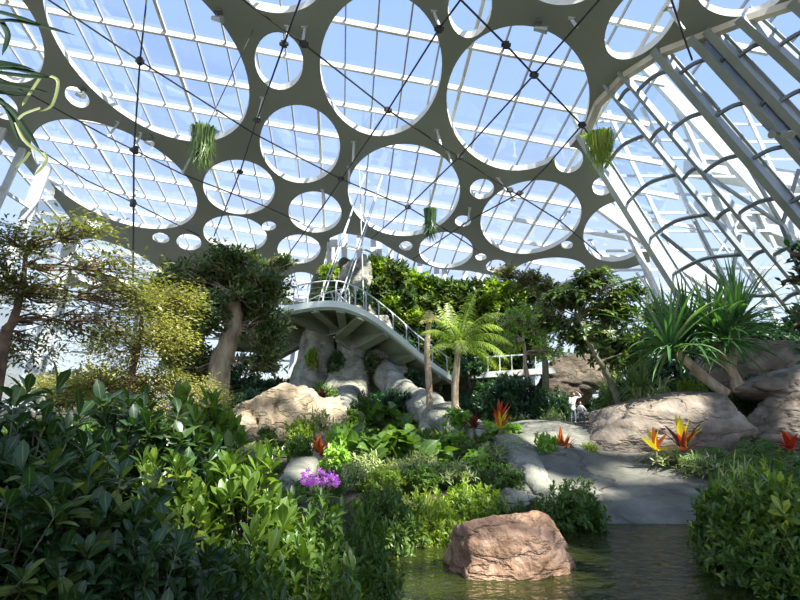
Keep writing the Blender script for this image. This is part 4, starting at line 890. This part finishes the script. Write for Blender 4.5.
tree('background_tree', 'olive green tree behind the layered whorled tree', [(640, 400, 20), (645, 360, 20), (650, 320, 20)], [0.15, 0.1, 0.05],
     [(655, 312, 20, 30, 18), (640, 340, 20, 34, 22), (670, 335, 20, 24, 18)], 420, 6, 0.2, 'tree', 'greystem', T2, 27)
tree('overhanging_branch', 'dark leafy branch reaching into the view from the right edge', [(838, 420, 4.2), (826, 360, 4.2), (818, 310, 4.2), (812, 270, 4.2)], [0.03, 0.025, 0.02, 0.012],
     [(806, 250, 4.2, 24, 16), (800, 275, 4.2, 20, 12), (808, 320, 4.2, 26, 22), (812, 350, 4.2, 20, 16)], 90, 5, 0.085, 'dark', 'brownbark', T3, 28, cat='branch')
# dark hedge trees that close the back of the planting
for (x, y, Y, w_, wz, lb) in [(265, 392, 32, 30, 14, 'dark hedge in front of the white building at the left'), (215, 372, 34, 60, 24, 'green tree mass far behind the big leafy tree'), (95, 385, 30, 70, 26, 'pale hedge far behind the feathery tree'), (690, 360, 26, 60, 26, 'dark tree mass behind the spiky plant'), (600, 360, 37, 60, 18, 'dark hedge behind the brown rock ledge'), (770, 340, 22, 46, 24, 'dark tree mass above the pinkish boulder')]:
    tree('hedge', lb, [(x, y + 20, Y), (x, y, Y)], [.2, .1], [(x, y, Y, w_, wz), (x - w_ * .5, y + wz * .6, Y, w_ * .6, wz * .6), (x + w_ * .5, y + wz * .6, Y, w_ * .6, wz * .6)], 420, 6, 0.42, 'dark' if x != 95 else 'feather', 'greystem', T2, int(x), cat='hedge', group='hedges along the back of the garden')

# -- palms
def palm(label, trunk, r_, fr, L, seed, name='palm', mat='palm', n=24, leaf=.4):
    r = np.random.default_rng(seed); P_ = [at(*p) for p in trunk]; b = P_[0].copy(); b.z = gz(b.x, b.y) - .05; root = empty(name, b, label, 'palm')
    m = MB(); c = crom([b] + P_[1:], 10); m.tube(c, [r_ * (1.15 - 0.35 * i / len(c)) * (1 + 0.10 * (i % 2)) for i in range(len(c))], 10); m.build('trunk', 'bark', root, world=True, sm=True)
    top = c[-1]
    for a, e_, l in fr:
        m = MB(); a = math.radians(a); e_ = math.radians(e_); frond(m, top, (math.cos(a) * math.cos(e_), math.sin(a) * math.cos(e_), math.sin(e_)), L * l, leaf, n, 1.5 if e_ < 1.2 else .6, 0.016, r)
        m.build('frond', mat, root, world=True)
    return root
palm('palm with drooping yellow green fronds in front of the walkway end', [(455, 412, 16), (455, 390, 16), (457, 365, 16), (458, 345, 16)], 0.095,
     [(0, 35, 1), (-30, 15, 1), (20, 5, .9), (60, 60, .9), (120, 75, .8), (-60, 70, .9), (180, 50, .7), (200, 20, .6), (-90, 20, .9), (-15, 60, 1), (150, 70, .8), (-120, 55, .8), (5, 75, 1), (-45, 45, 1)], 1.75, 31)
palm('slim palm trunk with a small reddish brown top left of the larger palm', [(430, 408, 17), (429, 385, 17), (427, 350, 17), (429, 322, 17)], 0.09,
     [(90, 80, .4), (200, 30, .35), (-20, 40, .4), (-90, 30, .35), (120, 50, .4), (30, 60, .45)], 1.0, 32, leaf=.22, mat='feather', n=14)

# -- spiky plant with forked trunk (screw pine)
def spiky(name, label, trunks, heads, seed, L=1.3, W=0.075, n=70, mat='blade', bark='bark', cat='plant', r_=0.10):
    r = np.random.default_rng(seed); b = at(*trunks[0][0]); b.z = gz(b.x, b.y) - .05; root = empty(name, b, label, cat)
    for t in trunks:
        P_ = [at(*p) for p in t]; m = MB(); m.tube(crom(P_, 8), list(np.linspace(r_ * 1.2, r_ * .8, (len(P_) - 1) * 8 + 1)), 10); m.build('trunk', bark, root, world=True, sm=True)
    for (x, y, Y, k) in heads:
        m = MB(); blades(m, at(x, y, Y), n, L * k, W, (-0.35, 1.45), 0.75, 7, r, fold=0.35); m.build('leaf_crown', mat, root, world=True)
    return root
spiky('screw_pine', 'large spiky plant with long green blades on forked pale trunks above the long boulder', [[(738, 392, 11.6), (733, 375, 11.6), (722, 358, 11.6), (716, 342, 11.6)], [(738, 385, 11.6), (731, 368, 11.6), (734, 345, 11.6), (732, 330, 11.6)], [(726, 394, 11.5), (705, 378, 11.5), (690, 364, 11.5), (678, 352, 11.5)]],
      [(712, 336, 11.6, 1.0), (738, 324, 11.6, 1.05), (670, 350, 11.5, 1.1), (688, 342, 11.7, 1.0), (728, 344, 11.4, .8)], 41, 1.5, 0.07, 80)
spiky('strap_leaved_plant', 'clump of pale strap leaves left of the spiky plant', [[(612, 410, 14), (612, 400, 14)]], [(612, 402, 14, .8), (632, 395, 13.6, .9)], 42, 1.2, 0.05, 60, 'strap', 'greystem', r_=0.06)
spiky('strap_leaved_plant', 'strap leaved clump in the shade behind the long boulder', [[(640, 398, 12.4), (640, 388, 12.4)]], [(642, 386, 12.4, .8)], 43, 1.0, 0.045, 60, 'strap', 'greystem', r_=0.06)
# dracaena reaching in at the top left
root = empty('dracaena', Vector((at(-120, 100, 3).x, 3.0, gz(at(-120, 100, 3).x, 3))), 'dark narrow-leaved plant with yellow striped blades reaching in at the top left', 'plant')
hd = at(-40, 72, 3.0); m = MB(); m.tube(crom([root.location, root.location + Vector((-.1, 0, 1.6)), hd], 8), 0.035, 8); m.build('trunk', 'brownbark', root, world=True)
r = np.random.default_rng(44)
def strip(mb, pts, W):
    P_ = crom(pts, 5); n = len(P_); v = []
    for i, p in enumerate(P_):
        d = (P_[min(i + 1, n - 1)] - P_[max(i - 1, 0)]).normalized(); s = d.cross(Vector((0.2, -1, 0.3))).normalized(); w = W / 2 * max(.03, min(1, 4 * (1 - i / (n - 1)))) 
        v += [p - s * w, p + Vector((0, .15, 0)) * W, p + s * w]
    mb.add(v, [f for i in range(n - 1) for f in ((i * 3, i * 3 + 1, i * 3 + 4, i * 3 + 3), (i * 3 + 1, i * 3 + 2, i * 3 + 5, i * 3 + 4))])
m = MB()
for pts in [[(-40, 30, 3), (10, 20, 3), (75, 35, 3)], [(-40, 5, 3), (0, 12, 3), (40, 24, 3)], [(-40, 72, 3), (10, 68, 3), (58, 80, 3)], [(-40, 66, 3), (10, 74, 2.95), (52, 78, 2.95)], [(-40, 80, 3), (5, 84, 3), (48, 92, 3)], [(-40, 90, 3), (0, 92, 3), (30, 96, 3)], [(-40, 60, 3), (0, 62, 3), (35, 70, 3)], [(-40, 75, 2.9), (-10, 66, 2.9), (20, 66, 2.9)], [(-40, 85, 3), (0, 100, 3), (14, 125, 3), (18, 140, 3)], [(0, 20, 3), (8, 35, 3), (2, 55, 3)], [(-30, 95, 3), (6, 105, 3), (26, 130, 3), (40, 150, 3)]]:
    strip(m, [at(*p) for p in pts], 0.032)
m.build('leaf_crown', 'darkest', root, world=True)
m = MB()
for pts in [[(50, 76, 3), (58, 82, 3), (52, 105, 3), (38, 112, 3)], [(40, 108, 3), (24, 114, 3), (16, 122, 3)], [(16, 122, 3), (24, 140, 3), (44, 156, 3)], [(44, 152, 3), (46, 162, 3), (34, 176, 3)], [(30, 152, 3), (24, 160, 3), (14, 168, 3)], [(40, 78, 3), (28, 96, 3), (22, 106, 3)]]:
    strip(m, [at(*p) for p in pts], 0.019)
m.build('striped_leaf', 'variegated', root, world=True)

# -- hanging planters
def hanging(label, x, y, Y, wpx, hpx, wire, mat, seed):
    r = np.random.default_rng(seed); c = at(x, y - hpx / 2, Y); root = empty('hanging_planter', c, label, 'hanging plant', 'hanging grass planters'); s = Y / F
    q = R(wire[0], wire[1], 0); m = MB(); m.tube([c, q], 0.02, 4); m.build('wire', 'cable', root, world=True)
    m = MB(); m.tube([(0, 0, .0), (0, 0, -.25), (0, 0, -.4)], [wpx * s * .22, wpx * s * .25, wpx * s * .12], 12); m.build('basket', 'greystem', root)
    m = MB()
    for i in range(520):
        a = r.uniform(0, 6.28); rr_ = wpx * s * .5 * r.uniform(.3, 1); l = hpx * s * r.uniform(.25, 1.1) * (1.1 - .45 * rr_ / (wpx * s * .5)); p = Vector((math.cos(a) * rr_ * .6, math.sin(a) * rr_ * .6, .1)); o = Vector((math.cos(a) * rr_, math.sin(a) * rr_, 0))
        k = o * r.uniform(.2, .8); w2 = Vector((-math.sin(a), math.cos(a), 0)) * 0.014 * (Y / 15)
        pts = [p, p + k + Vector((0, 0, .12)), o + Vector((0, 0, -l * .45)), o * r.uniform(.3, 1.5) + Vector((r.normal(0, .18) * l, r.normal(0, .18) * l, -l))]; v = []
        for t_, q_ in enumerate(pts): ww = w2 * (1, 1, .8, .15)[t_]; v += [q_ - ww, q_ + ww]
        m.add(v, [(0, 1, 3, 2), (2, 3, 5, 4), (4, 5, 7, 6)])
    m.build('trailing_leaves', mat, root); return root
hanging('shaggy green hanging plant under the left roof openings', 203, 158, 16, 26, 46, (253, 30), 'strap', 51)
hanging('shaggy hanging plant beside the wide column at the roof edge', 600, 160, 18, 30, 38, (596, 120), 'yel', 52)
hanging('thin dark hanging plant below the middle roof opening', 430, 230, 20, 12, 30, (430, 190), 'dark', 53)

# -- bromeliads and flowers
def brom(name, label, px, py, Y, s, m_out, m_in, seed, n=22, W=.09, spike=None, cat='flower', base=None, el=(0.15, 1.3)):
    r = np.random.default_rng(seed); u, v = ray(px, py + 5); y = Y - 2.2
    while y < Y + (4 if px < 640 else 0) and CAMZ + v * y > gz(u * y, y) + (0.10 if 500 < px < 700 else 0.0): y += 0.05
    c = Vector((u * y, y, CAMZ + v * y)); zb = c.z; s = s * y / Y
    if y >= Y + 4 or px >= 640: c = at(px, py + 5, Y); zb = c.z; s = s * Y / y
    root = empty(name, (c.x, c.y, zb), label, cat)
    m = MB(); m.tube([(0, 0, -0.2), (0, 0, 0.02)], 0.03, 6); m.build('stem', 'greystem', root)
    m = MB(); blades(m, (0, 0, 0), n, s, W * s * 2, el, .5, 5, r); m.build('leaf_rosette', m_out, root)
    m = MB(); blades(m, (0, 0, 0.03), n // 2, s * .7, W * s * 2, (0.8, 1.5), .2, 5, r); m.build('inner_leaves', m_in, root)
    if spike:
        m = MB(); 
        for a in range(3): blades(m, (0, 0, .05 + .05 * a), 4, s * .9, W * s * 2.4, (1.0, 1.5), .1, 4, r)
        m.build('flower_spike', spike, root)
    return root
brom('bromeliad', 'pink spiky bromeliad at the foot of the sandy mound', 296, 446, 8.8, .22, 'pink', 'pink', 61, 46, .06, el=(-.1, 1.4))
brom('bromeliad', 'red and green bromeliad directly above the purple orchids', 318, 458, 7.4, .30, 'maroon', 'orange', 62, 12, .12, 'orange')
brom('bromeliad', 'red centred plant with yellow outer leaves at the top of the grey bank', 500, 424, 10.4, .42, 'yellow', 'orange', 63, 9, .10, 'red')
brom('bromeliad', 'small reddish bromeliad behind the lime shrubs', 484, 460, 8.4, .28, 'pink', 'orange', 64, 30, .07)
brom('croton', 'orange and maroon leaved plant standing on the grey bank', 562, 452, 9.3, .38, 'maroon', 'orange', 65, 70, .09, 'orange', el=(.1, 1.5))
brom('croton', 'yellow green leaved plant left of the orange one on the grey bank', 544, 454, 9.2, .40, 'lime', 'yel', 66, 70, .09, el=(.1, 1.5))
brom('bromeliad', 'maroon spiky plant left of the red and yellow bromeliad', 474, 424, 10.8, .34, 'maroon', 'maroon', 67, 30, .07)
brom('heliconia', 'plant with tall yellow bract and red stems in front of the long boulder', 684, 447, 9.3, .55, 'maroon', 'red', 68, 10, .1, 'yellow')
brom('heliconia', 'yellow tipped leaf plant left of the tall yellow bract', 656, 446, 9.4, .50, 'yellow', 'orange', 69, 4, .12)
brom('bromeliad', 'red flowered plant at the right edge below the boulders', 790, 444, 9.0, .34, 'red', 'orange', 70, 12, .16)
brom('bromeliad', 'teal green leaf plant in the middle of the bed', 428, 462, 7.6, .18, 'teal', 'teal', 71, 7, .16, cat='plant')
brom('bromeliad', 'brown leaved plant at the top of the sandy mound beside the pale trunks', 322, 394, 18, .45, 'maroon', 'pink', 72, 26, .1, cat='plant')
# orchids
root = empty('orchid', at(320, 492, 5.2), 'cluster of bright purple orchid blossoms above the fine-leaved shrub', 'flower'); r = np.random.default_rng(81)
m = MB(); blades(m, (0, 0, -.05), 14, .2, .05, (0, 1.2), .6, 5, r); m.build('leaves', 'mid', root)
m = MB(); fl = MB()
for k in range(5):
    a = PI / 2 + 2 * PI * k / 5; c_ = Vector((math.cos(a), 0, math.sin(a))); s_ = Vector((-math.sin(a), 0, math.cos(a))); w_ = .55 if k % 2 else .42
    fl.add([c_ * .02, c_ * .5 + s_ * w_ * .5 + Vector((0, -.12, 0)), c_ * 1.0, c_ * .5 - s_ * w_ * .5 + Vector((0, -.12, 0))], [(0, 3, 2, 1)])
fl.tube([(0, 0, 0), (0, -.3, -.05)], [.16, .22], 6)
fl.v = [(x * .025, y * .025, z * .025) for x, y, z in fl.v]
fo = fl.build('blossom', 'purple', root)
for i in range(92):
    x = r.uniform(-1, 1); z = r.uniform(-1, 1)
    if x * x + z * z > 1 or abs(z) > .95 - .3 * math.sin(x * 5): z *= .5
    p = Vector((x * .165, r.uniform(-.12, .08), .12 + z * .085 - x * .01)); o = fo if i == 0 else fo.copy()
    if i: C.objects.link(o); o.parent = root
    o.location = p; o.rotation_euler = (r.normal(0, .5), r.normal(0, .5), r.normal(0, .6)); k = r.uniform(.8, 1.2); o.scale = (k, k, k)
for i in range(9): x = (i - 4) * .035; m.tube([(0, 0, -.25), (x * .5, 0, 0), (x, 0, .12)], .004, 4)
m.build('flower_stems', 'greystem', root)

# -- ferns at the right
def fern(label, x, y, Y, L, seed):
    r = np.random.default_rng(seed); c = at(x, y, Y); c.z = max(gz(c.x, c.y), c.z - .25); root = empty('fern', c, label, 'fern', 'ferns at the right bank')
    m = MB(); m.tube([(0, 0, -.3), (0, 0, .05)], .04, 6); m.build('stem', 'brownbark', root)
    for i in range(11):
        a = i * 2.4; e_ = r.uniform(.2, 1.0); m = MB(); frond(m, (0, 0, 0), (math.cos(a) * math.cos(e_), math.sin(a) * math.cos(e_), math.sin(e_)), L * r.uniform(.8, 1.1), L * .28, 18, 1.2, .012, r, 9); m.build('frond', 'mid', root)
fern('fern below the gap between the long and the pinkish boulder', 740, 446, 9.4, .75, 91)
fern('fern at the right edge under the pinkish boulder', 788, 444, 9.0, .75, 92)
fern('fern nearest the cream edged plants at the right bank', 716, 452, 8.8, .6, 93)
fern('fern over the bushy shrub at the right pond bank', 770, 462, 7.8, .7, 94)

# -- low ground cover nobody could count
r = np.random.default_rng(99); pts = []
while len(pts) < 9000:
    x = r.uniform(-13, 14); y = r.uniform(1.2, 30) ; d = ((abs(x - 4.0) / 4.6) ** 4 + (abs(y - 3.9) / 3.35) ** 4) ** 0.25
    if d < 1.03 or abs(x) > y * .8 + .6: continue
    if 1.4 < x < 6 and 6.9 < y < 13: continue
    if 2.2 < x < 10.5 and 11 < y < 30 and abs(x / y - .31) < .06: continue
    pts.append((x, y, gz(x, y) - .01))
pts = np.array(pts); P, D, Up = rosettes(pts, np.tile(np.array([[0, 0, 1.]]), (len(pts), 1)) + r.normal(0, .2, pts.shape), 7, (.4, 1.3), 0, r)
me = leaves_mesh('ground_cover', T2, P, D, Up, np.repeat(0.07 + 0.011 * pts[:, 1], 7) * r.uniform(.6, 1.4, len(P)))
tag(link('ground_cover', me, 'mid'), 'low leafy ground cover on the planting beds', 'ground cover', kind='stuff')

# ================================================================== VISITOR
def skin(name, chains, mat, parent, sub=2):
    verts = []; edges = []; rad = []
    for ch in chains:
        prev = ch[0] if isinstance(ch[0], int) else None
        for q in ch[1:] if prev is not None else ch:
            verts.append(q[:3]); rad.append(q[3]); k = len(verts) - 1
            if prev is not None: edges.append((prev, k))
            prev = k
    me = bpy.data.meshes.new(name); me.from_pydata(verts, edges, []); o = bpy.data.objects.new(name, me); C.objects.link(o); o.parent = parent
    o.modifiers.new('skin', 'SKIN'); sv = me.skin_vertices[0].data
    for i, rr_ in enumerate(rad): sv[i].radius = (rr_, rr_); sv[i].use_root = (i == 0)
    s_ = o.modifiers.new('subdivision', 'SUBSURF'); s_.levels = sub; s_.render_levels = sub
    dg = bpy.context.evaluated_depsgraph_get(); m2 = bpy.data.meshes.new_from_object(o.evaluated_get(dg)); o.modifiers.clear(); o.data = m2; m2.materials.clear(); m2.materials.append(M[mat]); m2.shade_smooth()
    return o
def hand(mb, p, d, s):
    p = Vector(p); d = Vector(d).normalized(); sd = d.cross(Vector((0, 0, 1))).normalized()
    for k in range(4):
        o = p + sd * (k - 1.5) * .018 * s; l = (.075, .085, .08, .06)[k] * s
        mb.tube([o, o + d * l * .5, o + d * l * .85 - Vector((0, 0, l * .35))], [.011 * s, .0095 * s, .007 * s], 5)
    mb.tube([p - d * .04 * s, p + sd * .035 * s, p + sd * .055 * s + d * .03 * s], [.012 * s, .011 * s, .008 * s], 5)
def face(ps, c, s):
    c = Vector(c)
    for k in (-1, 1):
        m = MB(); m.tube([c + Vector((k * .033 * s, -.088 * s, .005)), c + Vector((k * .033 * s, -.098 * s, .005))], .012 * s, 6); m.build('eye', 'hair', ps)
    m = MB(); m.tube([c + Vector((0, -.085 * s, 0)), c + Vector((0, -.118 * s, -.028 * s))], [.010 * s, .016 * s], 6); m.build('nose', 'skin', ps)
    m = MB(); m.tube([c + Vector((-.022 * s, -.090 * s, -.052 * s)), c + Vector((.022 * s, -.090 * s, -.052 * s))], .007 * s, 5); m.build('mouth', 'shoe', ps)
# adult: leaning a little over the child, one arm lifted, the other round the child
pp = at(573, 421, 30.3); pp.z = gz(pp.x, pp.y) + .01
ps = empty('person', pp, 'adult in a long white coat bending over the child, one arm lifted beside the head', 'person', 'two visitors in front of the rock ledge'); ps.rotation_euler = (0, 0, 0.1)
skin('body', [[(0, 0, .90, .13), (.0, -.02, 1.06, .115), (.02, -.06, 1.24, .14), (.03, -.10, 1.38, .08), (.03, -.14, 1.46, .05), (.03, -.18, 1.52, .08), (.03, -.18, 1.61, .085)],
              [0, (-.09, 0, .84, .085), (-.11, -.03, .47, .055), (-.11, 0, .10, .04), (-.11, -.14, .04, .035)],
              [0, (.09, 0, .84, .085), (.10, -.03, .47, .055), (.11, 0, .10, .04), (.12, -.14, .04, .035)],
              [2, (-.15, -.07, 1.33, .055), (-.24, -.16, 1.08, .042), (-.06, -.36, 1.00, .03), (.0, -.40, 1.0, .028)],
              [2, (.20, -.08, 1.37, .055), (.44, -.12, 1.42, .042), (.28, -.20, 1.62, .03), (.22, -.22, 1.66, .028)]], 'skin', ps)
skin('coat', [[(0, .02, .62, .19), (0, .01, .86, .17), (0, -.01, 1.06, .15), (.02, -.05, 1.22, .165), (.03, -.09, 1.36, .11)],
              [3, (-.15, -.07, 1.33, .085), (-.25, -.16, 1.08, .072), (-.10, -.33, 1.01, .055)], [3, (.20, -.08, 1.37, .085), (.45, -.12, 1.42, .075), (.31, -.19, 1.59, .055)]], 'coat', ps)
skin('trousers', [[(0, 0, .86, .145), (-.09, 0, .76, .10), (-.11, -.03, .47, .075), (-.11, 0, .12, .062)], [0, (.09, 0, .76, .10), (.10, -.03, .47, .075), (.11, 0, .12, .062)]], 'jeans', ps)
skin('hair', [[(.03, -.17, 1.67, .09), (.03, -.12, 1.60, .105), (.02, -.08, 1.48, .085)]], 'hair', ps); face(ps, (.03, -.18, 1.565), 1)
for p, d in (((.0, -.40, 1.0), (1, -.3, 0)), ((.21, -.22, 1.665), (-.6, -.2, .6))):
    m = MB(); hand(m, p, d, 1); m.build('hand', 'skin', ps)
for x in (-.11, .12):
    m = MB(); m.tube([(x, .05, .05), (x, -.08, .055), (x, -.18, .035)], [.05, .055, .04], 8); m.build('shoe', 'black', ps, sm=True)
# child standing in front
pc = Vector((pp.x + .26, pp.y - .62, 0)); pc.z = gz(pc.x, pc.y) + .01; k = .74
ps = empty('person', pc, 'child in a white top, grey trousers and red shoes in front of the adult', 'person', 'two visitors in front of the rock ledge'); ps.rotation_euler = (0, 0, -0.1)
K = lambda L_: [[q if isinstance(q, int) else tuple(a * k for a in q) for q in ch] for ch in L_]
skin('body', K([[(0, 0, .80, .12), (-.01, -.01, .98, .11), (-.03, -.02, 1.14, .125), (-.04, -.03, 1.26, .075), (-.045, -.04, 1.33, .05), (-.05, -.05, 1.42, .09), (-.05, -.05, 1.52, .095)],
              [0, (-.08, 0, .74, .08), (-.09, -.02, .42, .055), (-.08, 0, .10, .04), (-.08, -.13, .04, .035)], [0, (.08, 0, .74, .08), (.14, -.02, .42, .055), (.18, 0, .10, .04), (.19, -.13, .04, .035)],
              [2, (-.16, -.03, 1.22, .05), (-.24, -.08, 1.02, .04), (-.12, -.22, .94, .03), (-.08, -.25, .94, .028)], [2, (.10, -.03, 1.22, .05), (.24, -.05, 1.02, .04), (.36, -.10, .84, .03), (.39, -.11, .80, .028)]]), 'skin', ps)
skin('jacket', K([[(0, 0, .72, .19), (0, 0, .86, .175), (-.01, -.01, 1.0, .155), (-.03, -.02, 1.13, .16), (-.04, -.03, 1.25, .11)], [3, (-.16, -.03, 1.22, .08), (-.25, -.08, 1.02, .068), (-.15, -.20, .95, .05)], [3, (.10, -.03, 1.22, .08), (.25, -.05, 1.02, .068), (.35, -.10, .86, .05)]]), 'coat', ps)
skin('trousers', K([[(0, 0, .80, .145), (-.08, 0, .70, .10), (-.09, -.02, .42, .078), (-.08, 0, .13, .065)], [0, (.08, 0, .70, .10), (.14, -.02, .42, .078), (.18, 0, .13, .065)]]), 'jeans', ps)
skin('hair', K([[(-.05, -.02, 1.58, .10), (-.05, .02, 1.50, .11), (-.05, .03, 1.42, .08)]]), 'hair', ps); face(ps, Vector((-.05, -.055, 1.47)) * k, .85)
for p, d in (((-.08, -.25, .94), (1, -.3, 0)), ((.39, -.11, .80), (.4, -.1, -.8))):
    m = MB(); hand(m, Vector(p) * k, d, .75); m.build('hand', 'skin', ps)
for x in (-.08, .19):
    m = MB(); m.tube([(x * k, .05, .045), (x * k, -.07, .05), (x * k, -.15, .03)], [.045, .05, .036], 8); m.build('shoe', 'shoe', ps, sm=True)
